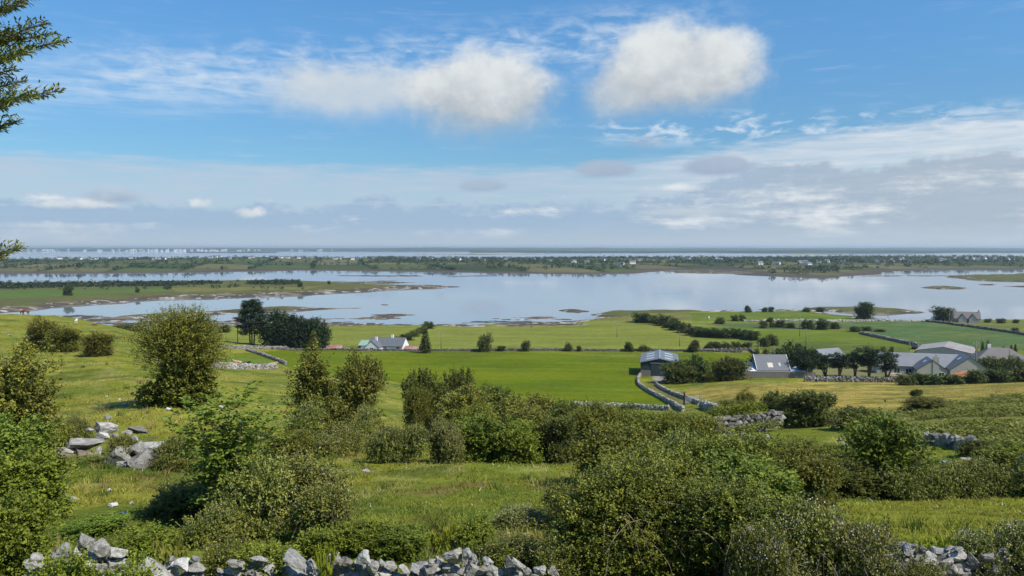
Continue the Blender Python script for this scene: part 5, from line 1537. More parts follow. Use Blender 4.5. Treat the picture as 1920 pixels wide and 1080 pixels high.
def car(px, ypx, Y, label, mat, yaw):
    X = float(ray(px, 600)[0]) * Y
    c = thing('parked_car', label, 'car', (X, Y, gz(X, Y)), R(yaw))
    prof = [(-2.1, .35), (2.1, .35), (2.15, .75), (1.3, .92), (.6, 1.42), (-1.1, 1.45), (-1.9, .98), (-2.15, .9)]
    n = len(prof)
    mb = MB(); mb.add([(x, -.82, z) for x, z in prof] + [(x, .82, z) for x, z in prof], [tuple(range(n)), tuple(range(2 * n - 1, n - 1, -1))] + [(i, i + n, (i + 1) % n + n, (i + 1) % n) for i in range(n)])
    mb.build('body', mat, c)
    for s in (-1, 1):
        mb = MB(); mb.add([(-1.5, s * .835, .98), (1.05, s * .835, .98), (.5, s * .835, 1.34), (-1.05, s * .835, 1.36)], [(0, 1, 2, 3) if s < 0 else (3, 2, 1, 0)]); mb.build('side_window', M['glass'], c)
        for x in (-1.3, 1.35):
            mb = MB(); mb.tube([(x, s * .62, .32), (x, s * .86, .32)], [.32, .32], 14); mb.build('wheel', M['dark'], c)
car(1503, 690, 214, 'white car parked beside the slate cottage', M['white'], 10)
car(1716, 646, 282, 'dark vehicle at the left end of the wide farm shed', M['dark'], 60)
def drum(px, Y):
    X = float(ray(px, 600)[0]) * Y
    d = thing('blue_barrel', 'blue plastic barrel at the right end of the slate cottage', 'barrel', (X, Y, gz(X, Y)))
    mb = MB(); mb.tube([(0, 0, 0), (0, 0, .1), (0, 0, .5), (0, 0, .9), (0, 0, 1.0)], [.26, .29, .31, .29, .26], 14); mb.build('body', M['blue'], d, True)
    mb = MB(); mb.tube([(0, 0, 1.0), (0, 0, 1.06)], [.29, .29], 14); mb.build('lid', M['dark'], d)
drum(1484, 199)
def heap(px, Y, w, h, label, mat, name, cat):
    X = float(ray(px, 600)[0]) * Y
    o = link(name, mesh_np(name, *ROCKV[3], mat), None, (X, Y, gz(X, Y) + h * .3)); o.scale = (w, w * .6, h)
    tag(o, label, cat)
heap(1815, 194, 6.5, 2.2, 'terracotta coloured covered heap right of the grey house', M['orange'], 'covered_heap', 'heap')
heap(1680, 200, 5.5, 1.3, 'reddish brown rubble heap left of the grey house', M['stonebrown'], 'rubble_heap', 'heap')

# ------------------------------------------------------------------ cattle
def cow_mesh(name, mat, lying=False, graze=True):
    """one continuous skinned body: spine, neck, head, tail and jointed legs"""
    k = 0.62 if lying else 1.35
    J = [(-.75, 0, k), (-.25, 0, k - .04), (.35, 0, k - .03), (.75, 0, k + .02)]           # rump .. chest
    Rr = [.36, .42, .41, .36]
    if graze and not lying:
        J += [(1.10, 0, k - .18), (1.38, 0, k - .62), (1.52, 0, k - .98)]
    else:
        J += [(1.05, 0, k + .22), (1.32, 0, k + .38), (1.68, 0, k + .20)]
    Rr += [.24, .17, .12]
    E = [(0, 1), (1, 2), (2, 3), (3, 4), (4, 5), (5, 6)]
    def chain(root, pts, rad):
        p = root
        for q, r_ in zip(pts, rad):
            J.append(q); Rr.append(r_); E.append((p, len(J) - 1)); p = len(J) - 1
    for s in (-1, 1):
        if lying:
            chain(0, [(-.6, s * .34, .38), (-.15, s * .5, .16), (-.5, s * .52, .1)], [.2, .13, .07])
            chain(3, [(.72, s * .28, .36), (.95, s * .34, .14), (.6, s * .36, .09)], [.16, .11, .07])
        else:
            chain(0, [(-.72, s * .24, 1.02), (-.60, s * .25, .74), (-.80, s * .25, .46), (-.74, s * .25, .06)], [.22, .14, .085, .08])
            chain(3, [(.70, s * .22, .98), (.70, s * .22, .50), (.70, s * .22, .06)], [.17, .095, .08])
        chain(5, [(J[5][0] + .02, s * .22, J[5][2] + .12)], [.05])       # ears
    chain(0, [(-1.08, 0, k - .05), (-1.14, 0, max(.2, k - .75))], [.05, .035])
    me = bpy.data.meshes.new(name); me.from_pydata(J, E, [])
    o = bpy.data.objects.new(name, me); COL.objects.link(o)
    md = o.modifiers.new('skin', 'SKIN'); md.use_smooth_shade = True
    for i, r_ in enumerate(Rr):
        me.skin_vertices[0].data[i].radius = (r_, r_)
    me.skin_vertices[0].data[0].use_root = True
    ms = o.modifiers.new('sub', 'SUBSURF'); ms.levels = 1
    dg = bpy.context.evaluated_depsgraph_get(); dg.update()
    nm = bpy.data.meshes.new_from_object(o.evaluated_get(dg)); nm.name = name
    nm.materials.clear(); nm.materials.append(mat)
    bpy.data.objects.remove(o)
    return nm
def cow(px, py, label, mat, yaw, lying=False, graze=True, Y=None, size=1.0):
    p = on_ground(px, py) if Y is None else Vector((float(ray(px, py)[0]) * Y, Y, 0))
    p.z = gz(p.x, p.y)
    o = thing('cow', label, 'cow', p, R(yaw), (size,) * 3)
    link('body', cow_mesh('cow_body', M[mat], lying, graze), o)
cow(48, 592, 'brown cow grazing on the left hill crest against the water', 'cowbrown', 180, Y=222)
cow(143, 619, 'cream calf standing behind the left hawthorn pair', 'cowwhite', 100, graze=False, Y=190, size=0.62)
cow(177, 622, 'brown cow lying behind the small rounded hawthorn', 'cowbrown', 20, True, Y=190, size=0.6)
cow(203, 662, 'tan calf half hidden beside the small rounded hawthorn', 'cowtan', 80, Y=106, size=0.55)
cow(456, 682, 'black cow lying in the stone pen', 'cowblack', 10, True, Y=170)
cow(447, 681, 'tan cow lying beside the black cow in the pen', 'cowtan', 170, True, Y=174)
cow(508, 687, 'pale tan cow lying at the right corner of the pen', 'cowtan', 10, True, Y=180)
cow(1329, 599, 'white cow on the shore field at the right', 'cowwhite', 60)

# ------------------------------------------------------------------ the cypress whose branch tips reach into the picture at top left
def near_cypress():
    Yt = 8.0
    xt = -6.9
    zg = gz(xt, Yt)
    t = thing('cypress_tree', 'cypress tree just outside the left edge with branch tips in view', 'tree', (xt, Yt, zg))
    top = 8.6
    mb = MB(); mb.tube([(0, 0, -.3), (.05, 0, 2), (-.05, .05, 5), (0, 0, top)], [.26, .2, .13, .02], 8); mb.build('trunk', M['bark'], t, True)
    g = np.random.default_rng(601)
    def branch(tip, seed, ln_root):
        """a spray: main twig, alternate side twigs, little scale-leaf shoots"""
        gg = np.random.default_rng(seed)
        root = Vector((0, 0, tip.z - ln_root))
        pts = []
        n = 24
        for i in range(n + 1):
            s = i / n
            p = root.lerp(tip, s); p.z += 0.02 * math.sin(math.pi * s) * (tip - root).length
            pts.append(p)
        mbw = MB(); mbw.tube(pts, [.03 * (1 - .93 * i / n) + .002 for i in range(n + 1)], 5)
        P, D, L, T, Wd = [], [], [], [], []
        total = (tip - root).length
        ns = int(total / 0.024)
        for i in range(ns):
            s = 0.30 + 0.70 * i / ns
            k = min(int(s * n), n - 1)
            p = pts[k].lerp(pts[k + 1], s * n - k)
            ax = (pts[k + 1] - pts[k]).normalized()
            side = ax.cross(Vector((0, 1, 0))).normalized() * (1 if i % 2 else -1)
            dirn = (ax * 0.85 + side * 0.65 + Vector((0, gg.normal() * .55, 0.25))).normalized()
            l2 = (0.30 * (1 - s) ** 0.7 + 0.03) * (0.6 + 0.7 * gg.random())
            m_ = max(2, int(l2 / 0.014))
            tw = gg.uniform(.2, .7)
            for j in range(m_):
                q = p + dirn * l2 * (j / m_) + Vector((0, 0, .25 * l2 * (j / m_) ** 2))
                sd_ = dirn.cross(Vector((gg.normal(), gg.normal(), gg.normal()))).normalized()
                d2 = (dirn * 0.9 + sd_ * 0.75)
                P.append(tuple(q)); D.append(tuple(d2)); L.append(0.050 + 0.030 * gg.random()); T.append(tw + .15 * gg.normal()); Wd.append(.019)
            P.append(tuple(p)); D.append(tuple(dirn)); L.append(l2); T.append(tw); Wd.append(.012)
        for j in range(26):
            P.append(tuple(pts[-1].lerp(pts[-4], j / 26))); D.append(tuple((pts[-1] - pts[-2]).normalized() + Vector(gg.normal(size=3)) * .35)); L.append(.035); T.append(.7); Wd.append(.009)
        V, Fq, Tt = leaves(np.array(P), np.array(D), np.array(L), np.array(Wd), gg, np.clip(np.array(T), 0, 1))
        b = mbw.build('branch', M['bark'], t, True)
        link('spray', mesh_np('cypress_spray', V, Fq, M['cyp'], tint=Tt), b)
    tips = [(70, -6, 8.2), (46, 8, 8.6), (88, 42, 7.9), (104, 62, 8.1), (127, 74, 8.0), (60, 96, 7.7), (30, 128, 8.3), (20, 60, 8.0), (116, 170, 8.0), (70, 178, 7.7), (38, 226, 8.2), (14, 200, 7.8), (40, 463, 8.0), (12, 478, 8.3), (30, -40, 8.0), (8, 240, 8.2), (25, 105, 8.3), (48, 150, 8.4)]
    for i, (px, py, Yb) in enumerate(tips):
        q = at_y(px, py, Yb)
        branch(Vector((q.x - xt, q.y - Yt, q.z - zg)), 610 + i, 0.45 + 0.45 * random.random())
    for i in range(26):
        a = random.uniform(1.9, 5.6); z = random.uniform(1.6, top - .5); ln = 2.3 * (1 - z / (top + 1.5)) + .4
        branch(Vector((math.cos(a) * ln, math.sin(a) * ln, z + .8)), 650 + i, 0.8)
near_cypress()
# ------------------------------------------------------------------ near and middle plants (columns, top row, distance)
bush('haw_big', 258, 410, 578, 50, 'large wind shaped hawthorn with ivy skirt standing alone on the left hillside', rz=0.1)
bush('haw_a', 52, 112, 596, 116, 'taller dark hawthorn of the touching pair on the left hillside')
bush('haw_b', 95, 147, 612, 112, 'lower hawthorn on the right of the touching pair on the left hillside')
bush('haw_a', 156, 209, 621, 104, 'small rounded hawthorn right of the hawthorn pair on the left hillside')
bush('haw_slim', 528, 648, 662, 47, 'slim wispy hawthorn rising in front of the bright green field')
bush('haw_b', 622, 714, 666, 53, 'olive hawthorn right of the slim wispy one before the bright field')
bush('bram_h', 520, 650, 752, 45, 'dark bramble mound at the foot of the slim hawthorn')
bush('bram_h', 630, 730, 762, 46, 'bramble mound running right from below the olive hawthorn')
bush('dark_a', 758, 836, 698, 72, 'dark rounded bush at the bright field edge left of the thicket')
bush('dark_b', 832, 900, 696, 84, 'dark bush behind the thicket at the near edge of the bright field')
bush('olive_a', 758, 806, 728, 66, 'small pale shrub below the dark rounded bush')
bush('haw_a', 826, 925, 726, 64, 'light hawthorn at the left of the middle thicket')
bush('dark_a', 905, 975, 726, 70, 'dark topped hawthorn in the middle of the thicket')
bush('haw_b', 930, 1010, 745, 60, 'olive hawthorn in front of the dark topped one in the thicket')
bush('haw_a', 965, 1060, 737, 66, 'broad hawthorn right of centre in the thicket')
bush('dark_b', 1030, 1110, 756, 62, 'dark hawthorn at the right end of the middle thicket')
bush('olive_b', 850, 930, 760, 55, 'pale scrub at the foot of the middle thicket')
bush('haw_b', 940, 1040, 768, 52, 'low hawthorn just behind the vivid green elder clump')
bush('leafy_b', 852, 945, 784, 39.5, 'left half of the vivid green elder clump beyond the meadow')
bush('leafy_a', 915, 1012, 790, 39, 'right half of the vivid green elder clump beyond the meadow')
bush('dark_a', 1000, 1084, 780, 40, 'very dark rounded bush right of the vivid green elder clump')
bush('bram_dry', 690, 800, 796, 37, 'left part of the pinkish bramble hedge behind the meadow')
bush('bram_dry', 780, 892, 792, 37.5, 'right part of the pinkish bramble hedge behind the meadow')
bush('bram_h', 560, 700, 800, 40, 'green bramble bank left of the pinkish bramble hedge')
bush('olive_a', 500, 585, 812, 38, 'pale scrub above the bramble mass on the left bank')
bush('olive_b', 1060, 1170, 760, 58, 'yellow green scrub below the pale field wall')
bush('dark_b', 1125, 1205, 762, 70, 'dark scrub bush tucked under the pale field wall')
bush('olive_a', 1150, 1260, 775, 56, 'yellowish scrub right of the dark bush under the field wall')
bush('olive_b', 1230, 1345, 776, 54, 'mixed scrub left of the ivy topped ruined wall')
# big thicket in front
bush('olive_a', 1080, 1230, 800, 29, 'pale yellow green thicket at left behind the big foreground bush')
bush('bram_h', 1190, 1350, 806, 27, 'yellow green thicket behind the middle of the big foreground bush')
bush('olive_a', 1310, 1460, 818, 26, 'yellow green thicket behind the right of the big foreground bush')
bush('olive_b', 1420, 1570, 846, 25, 'rightmost yellow green thicket next to the lower meadow')
bush('olive_b', 1130, 1330, 838, 21, 'sunlit olive thicket just over the big foreground bush')
bush('leafy_b', 1300, 1480, 858, 20, 'olive thicket with pale tips right above the foreground bush')
bush('big', 1030, 1345, 870, 16.2, 'big dark glossy foreground bush right of the stone wall', rz=0.2)
bush('big', 1240, 1540, 900, 15.4, 'second big dark bush joining the foreground bush on its right', rz=2.4)
bush('bram_b', 1450, 1600, 945, 14.6, 'bramble covered in white blossom at the right edge of the foreground bush')
bush('bram_b', 1545, 1690, 990, 14.2, 'low white flowered bramble sloping down to the right hand wall')
bush('bram_b', 1380, 1500, 985, 13.6, 'bramble with bare arching stems at the bottom of the foreground bush')
# right hand hedge
bush('leafy_b', 1588, 1728, 786, 30, 'tall mid green shrub standing out of the right hand bramble hedge')
bush('dark_a', 1528, 1640, 862, 29, 'dark bush at the left end of the right hand bramble hedge')
bush('bram_h', 1650, 1790, 866, 28.5, 'white flecked bramble in the middle of the right hand hedge')
bush('bram_h', 1760, 1900, 858, 28.8, 'white flecked bramble towards the right end of the hedge')
bush('bram_h', 1870, 2010, 850, 29, 'white flecked bramble cut by the right edge of the picture')
bush('olive_a', 1440, 1540, 826, 42, 'pale scrub between the green patch and the right hand hedge')
bush('olive_b', 1530, 1610, 836, 40, 'pale scrub left of the tall shrub above the right hand hedge')
bush('leafy_a', 1850, 1960, 834, 38, 'bright green bush above the right end of the hedge')
bush('dark_b', 1800, 1860, 826, 46, 'dark scrub bush by the low rubble wall on the right')
bush('dark_a', 1470, 1560, 732, 84, 'large dark bush beside the green patch below the dry field')
bush('dark_b', 1428, 1478, 736, 88, 'smaller dark bush left of the large one below the dry field')
bush('haw_a', 1382, 1418, 731, 112, 'small round bush at the near edge of the dry yellow field')
bush('olive_a', 1345, 1408, 752, 98, 'pale scrub between the gate and the ivy topped ruin')
bush('dark_b', 1565, 1660, 768, 74, 'low dark scrub right of the green patch')
bush('haw_b', 1700, 1768, 744, 98, 'rounded bush at the top of the bracken slope')
bush('dark_a', 1708, 1728, 729, 118, 'tiny dark bush in the dry yellow field')
bush('bram_h', 1640, 1720, 800, 62, 'bramble mound at the lower edge of the bracken slope')
# left foreground
bush('haw_a', -45, 98, 648, 30, 'tall dark shrub cut by the left edge of the picture')
bush('leafy_b', -60, 80, 785, 25, 'mid green shrub below the tall dark one at the left edge')
bush('leafy_a', -50, 120, 846, 20.5, 'bright yellow green shrub at the left edge')
bush('leafy_a', -60, 90, 930, 15.5, 'lowest bright shrub in the bottom left corner')
bush('ash', 340, 512, 730, 20.5, 'slender ash sapling with bright compound leaves left of the meadow', rz=0.4)
bush('bram_a', 478, 645, 846, 21.5, 'pale flecked bramble mass right of the ash sapling')
bush('bram_a', 400, 540, 862, 19.6, 'dark bramble around the foot of the ash sapling')
bush('bram_a', 280, 410, 900, 22, 'dark low bramble mound left of the ash sapling')
bush('bram_h', 330, 500, 940, 18.6, 'bramble bank in front of the ash sapling')
bush('bram_a', 545, 660, 905, 19, 'bramble spilling down at the left edge of the meadow')
bush('leafy_b', 120, 235, 970, 19, 'low leafy growth behind the upright limestone slabs', deep=0.6)
bush('herb', 225, 330, 985, 17.4, 'low green herbs right of the upright limestone slabs')
bush('leafy_a', 636, 735, 978, 17.2, 'bright leafy shrub behind the left of the stone wall')
bush('leafy_b', 705, 800, 988, 17.0, 'bright leafy shrub behind the middle of the stone wall')
bush('herb', 560, 650, 985, 17.0, 'bright herbs behind the stone wall near the tilted slabs')
bush('fernyel', 792, 858, 985, 17.4, 'yellow green fern behind the stone wall')
bush('herb', 850, 930, 968, 18.0, 'dark thistle like herbs at the front of the meadow')
bush('bram_b', 930, 1035, 950, 20.5, 'small flowering bramble patch in the meadow')
bush('bram_a', 1020, 1100, 905, 20, 'bramble edge where the meadow meets the foreground bush')
bush('herb_dry', 900, 1010, 1000, 16.6, 'reddish dry herbs behind the right part of the stone wall')
bush('herb_dry', 1000, 1090, 1012, 15.4, 'dry herbs over the right end of the stone wall')
bush('herb_dry', 380, 470, 1005, 15.8, 'rusty dry herbs above the tilted limestone slabs')
bush('herb', 440, 560, 1015, 15.6, 'green herbs between the tilted limestone slabs')
bush('herb', 60, 170, 1030, 13.4, 'herbs in front of the upright limestone slabs')
bush('herb', 180, 300, 1050, 13.2, 'herbs at the very bottom left of the picture')
bush('fern', 290, 350, 1010, 15.5, 'fern between the upright and the tilted slabs')
bush('fernyel', 590, 630, 1020, 14.6, 'small bright fern on top of the stone wall')
bush('fernyel', 88, 130, 795, 34, 'yellow fern beside the limestone outcrop')
bush('bram_a', 205, 262, 818, 32.3, 'bramble growing in the middle of the limestone outcrop')
bush('bram_a', 120, 190, 852, 31.5, 'bramble at the foot of the limestone outcrop')
bush('bram_dry', 95, 170, 780, 36, 'brownish bramble on top of the limestone outcrop')
bush('bram_a', 290, 360, 822, 31.5, 'bramble right of the big white boulder')
bush('fernyel', 1715, 1790, 1006, 16.6, 'bright yellow fern behind the right hand wall')
bush('bram_b', 1790, 1900, 1000, 15.4, 'white flowered bramble over the right hand wall')
bush('bram_b', 1860, 1990, 985, 15.2, 'flowering bramble in the bottom right corner')
bush('bram_a', 1700, 1800, 1052, 13.6, 'bramble trailing over the face of the right hand wall')
bush('bram_b', 1590, 1680, 1020, 14.0, 'white blossom bramble left of the right hand wall')

ORD = ('first', 'second', 'third', 'fourth', 'fifth', 'sixth', 'seventh', 'eighth', 'ninth', 'tenth', 'eleventh', 'twelfth', 'thirteenth', 'fourteenth')
# ivy on the ruin is added with the ruin.  farther bushes: one line each
def far(x, base, w, h, label, key=None, Y=None, group=None, name=None, cat=None, mini=None):
    k = key or random.choice(('far_a', 'far_b', 'far_c'))
    return bush(k, x - w / 2, x + w / 2, base - h, Y if Y else on_ground(x, base).y, label, group, name=name, cat=cat)
far(1275, 724, 62, 46, 'broad bush directly in front of the dark steel shed', 'dark_a', 197)
far(1308, 724, 40, 57, 'tall narrow dark bush right of the steel shed', 'far_c', 199)
far(1368, 722, 68, 52, 'big round bush left of the slate roofed cottage', 'dark_b', 194)
far(1332, 722, 18, 26, 'pale dead looking shrub between the two round bushes by the shed', 'olive_a', 192)
far(471, 652, 52, 90, 'tall dark pine at the left of the evergreen clump by the farm', 'pine', 283)
far(520, 652, 62, 68, 'spreading dark evergreen right of the tall pine', 'wide_tree', 285)
far(552, 653, 60, 60, 'middle rounded evergreen of the dark clump by the farm', 'wide_tree', 284)
far(590, 654, 54, 56, 'rightmost rounded evergreen of the dark clump by the farm', 'wide_tree', 286)
far(588, 656, 27, 33, 'golden green conical conifer before the dark evergreens', 'gold', 277)
far(797, 656, 25, 38, 'dark conical conifer right of the white farmhouse', 'cone', 279)
far(909, 656, 29, 32, 'round dark bush alone behind the bright field', 'far_a', 283)
far(986, 655, 17, 17, 'small bush on the back wall of the bright field right of the round one', 'far_b', 283)
far(1065, 656, 16, 14, 'small bush on the field back wall near the middle', 'far_a', 284)
far(1086, 656, 10, 8, 'tiny bush on the field back wall near the middle', 'far_c', 284)
far(1181, 656, 19, 15, 'bush on the field back wall above the steel shed', 'far_b', 285)
far(1207, 657, 24, 10, 'low wide bush on the field back wall behind the steel shed', 'far_a', 286)
far(940, 656, 16, 8, 'tiny low bush right of the round bush behind the bright field', 'far_c', 284)
far(1300, 658, 22, 20, 'round bush at the wall corner right of the steel shed', 'far_b', 282)
for i, x in enumerate((1330, 1345, 1362, 1380, 1400)):
    far(x, 657, 22, 16, ORD[i] + ' bush from the left in the short row above the lane', group='short bush row above the lane', Y=288)
for i, (x, b) in enumerate(((735, 650), (750, 643), (763, 638), (776, 631), (790, 625), (802, 616))):
    far(x, b, 24, 13, ORD[i] + ' bush from the left in the hedgerow climbing behind the white farmhouse', group='hedgerow behind the white farmhouse')
HR = ((1200, 604), (1215, 605), (1232, 607), (1247, 610), (1258, 614), (1268, 619), (1284, 624), (1300, 629), (1318, 632), (1338, 633), (1356, 634), (1374, 634), (1392, 635), (1410, 638))
for i, (x, b) in enumerate(HR):
    far(x, b, 30, 18, ORD[i] + ' bush from the left in the long dark hedgerow right of the middle pasture', group='long dark hedgerow')
for x, b, w, h in ((1433, 650, 24, 20), (1449, 648, 22, 22)):
    far(x, b, w, h, ('left' if x < 1440 else 'right') + ' one of two dark bushes behind the golden hedge', group='two bushes behind the golden hedge')
for i, (x, b, w, h) in enumerate(((1432, 615, 18, 15), (1449, 614, 14, 10), (1464, 614, 18, 14), (1482, 615, 18, 10), (1515, 617, 24, 18), (1543, 618, 24, 20), (1566, 617, 20, 14))):
    far(x, b, w, h, ORD[i] + ' bush from the left in the row across the green fields below the shore', group='bush row across the right hand fields')
for x, b, w, h, lb in ((1350, 607, 20, 13, 'dark bush where two hedges meet on the right hand fields'), (1378, 602, 15, 11, 'left one of two small bushes on the upper green field'), (1392, 602, 14, 13, 'right one of two small bushes on the upper green field'),
                       (1403, 586, 13, 13, 'small wind bent tree on the shore skyline'), (1434, 585, 11, 9, 'left bush of the close pair on the shore skyline'), (1446, 585, 11, 10, 'right bush of the close pair on the shore skyline'),
                       (1512, 585, 16, 9, 'left clump on the shore by the pale shingle'), (1538, 585, 16, 9, 'right clump on the shore by the pale shingle'), (1443, 604, 14, 9, 'small bush above the row on the green fields'),
                       (1606, 622, 24, 10, 'low scrub where the field wall starts'), (1625, 620, 20, 8, 'low scrub right of the field wall end'), (1650, 622, 22, 6, 'flat scrub at the crop field corner'),
                       (1852, 605, 14, 8, 'small tree right of the shore house'), (1877, 606, 17, 9, 'rounded tree near the right edge on the shore'), (1905, 606, 12, 7, 'last little tree at the right edge on the shore'), (1903, 624, 14, 10, 'round bush on the wall at the far right of the crop field')):
    far(x, b, w, h, lb)
far(1622, 599, 36, 33, 'large broadleaf tree on the shore skyline', 'tree', 452)
far(1768, 602, 40, 27, 'spreading broadleaf tree left of the shore house', 'tree', 446)
for i, (x, b, w, h) in enumerate(((215, 622, 22, 12), (232, 620, 22, 13), (250, 620, 24, 13), (268, 619, 22, 12), (420, 616, 24, 8))):
    bush(random.choice(('far_a', 'far_b')), x - w / 2, x + w / 2, b - h, 372, ORD[i] + ' bush from the left in the low hedge behind the left hillside', 'low hedge behind the left hillside')
# gardens on the right
GD = 'evergreen cypress with bare trunks before the cream house'
far(1521, 707, 58, 52, 'thick trunked dense cypress at the left of the cypress row', 'cyp_dense', 197)
far(1548, 707, 42, 44, 'small cypress next to the dense one in the row', 'cyp_a', 198)
far(1574, 707, 54, 46, 'leaning cypress in the middle of the row', 'cyp_b', 198)
far(1604, 707, 46, 48, 'thin open cypress fourth in the row', 'cyp_c', 198)
far(1630, 707, 60, 57, 'tallest twin trunked cypress in the row', 'cyp_b', 197)
far(1665, 707, 62, 48, 'rightmost ragged cypress in front of the grey house', 'cyp_c', 197)
for x in (1418, 1437):
    far(x, 672, 30, 18, ('left' if x < 1430 else 'right') + ' block of the clipped yellow green hedge behind the slate cottage', 'gold', 236, 'golden hedge behind the cottage', name='golden_hedge', cat='hedge')
for i, (x, t, w) in enumerate(((1465, 652, 36), (1490, 642, 42), (1512, 655, 36))):
    bush('far_c', x - w / 2, x + w / 2, t, 222, ('left', 'tallest middle', 'right')[i] + ' leafy tree between the slate cottage and the cypress row', 'trees behind the slate cottage', name='garden_tree', cat='tree')
for i, x in enumerate(range(1700, 1960, 22)):
    bush(('far_a', 'far_b', 'far_c')[i % 3], x - 20, x + 20, 702 + (5 if i % 2 else 0) - (11 if x > 1820 else 0) - (8 if i == 1 else 0), 172 + (i % 2) * 2, ORD[i] + ' bush from the left in the thick dark hedge before the grey house', 'thick hedge before the grey house')
for i, x in enumerate((1845, 1865, 1885, 1905)):
    bush('far_a', x - 16, x + 16, 668, 214, ORD[i] + ' bush from the left in the garden hedge before the brown roofed bungalow', 'garden hedge of the bungalow')
for i, (x, t) in enumerate(((1830, 650), (1843, 641), (1852, 639), (1882, 649), (1896, 647), (1904, 645))):
    bush('cone', x - 4.5, x + 4.5, t, 262, ORD[i] + ' small dark conifer from the left behind the brown roofed bungalow', 'little conifers behind the bungalow')
for x in (1657, 1670):
    bush('far_b', x - 6, x + 6, 650, 240, ('left' if x < 1660 else 'right') + ' rounded shrub behind the grey house roof', 'shrubs behind the grey house')

# bracken on the right hand slope, meadow grass, far woods: nobody could count these
def scatter_ferns():
    g = np.random.default_rng(401)
    poly = ZONES[11][0]
    P0, D0, L0, T0 = fern_arrays(g, 6, 0.8, 0.9)
    P0, D0, L0, T0 = P0[::2], D0[::2], L0[::2], T0[::2]
    Vs, Ts = [], []
    n = 0
    while n < 2600:
        u = g.uniform(0.40, 0.80); Y = math.exp(g.uniform(math.log(45), math.log(125)))
        X = u * Y; z = gz(X, Y); px, py = project(X, Y, z)
        n += 1
        if not in_poly(np.array([px]), np.array([py]), poly)[0] or vnoise(np.array([X / 6]), np.array([Y / 6]), 9)[0] < -0.22:
            continue
        a = g.random() * 6.28; s = g.uniform(0.8, 1.5)
        c, q = math.cos(a), math.sin(a)
        Rm = np.array([[c, -q, 0], [q, c, 0], [0, 0, 1]])
        V, _, T = leaves(P0 @ Rm.T * s + np.array([X, Y, z]), D0 @ Rm.T, L0 * s * 1.2, np.full(len(L0), 0.13), g, np.clip(T0 + 0.25 * g.normal(), 0, 1))
        Vs.append(V); Ts.append(T)
    V = np.concatenate(Vs)
    tag(link('bracken', mesh_np('bracken', V, np.arange(len(V)).reshape(-1, 4), M['fern'], tint=np.concatenate(Ts))), 'dense green bracken covering the slope on the right', 'bracken', kind='stuff')
scatter_ferns()
def grass_mat():
    m, N, p = new_mat('meadow_grass')
    at = N.n('ShaderNodeAttribute', attribute_name='Col')
    N.put(p.inputs['Base Color'], at.outputs['Color'])
    p.inputs['Roughness'].default_value = 0.8
    p.inputs['Specular IOR Level'].default_value = 0.05
    return m
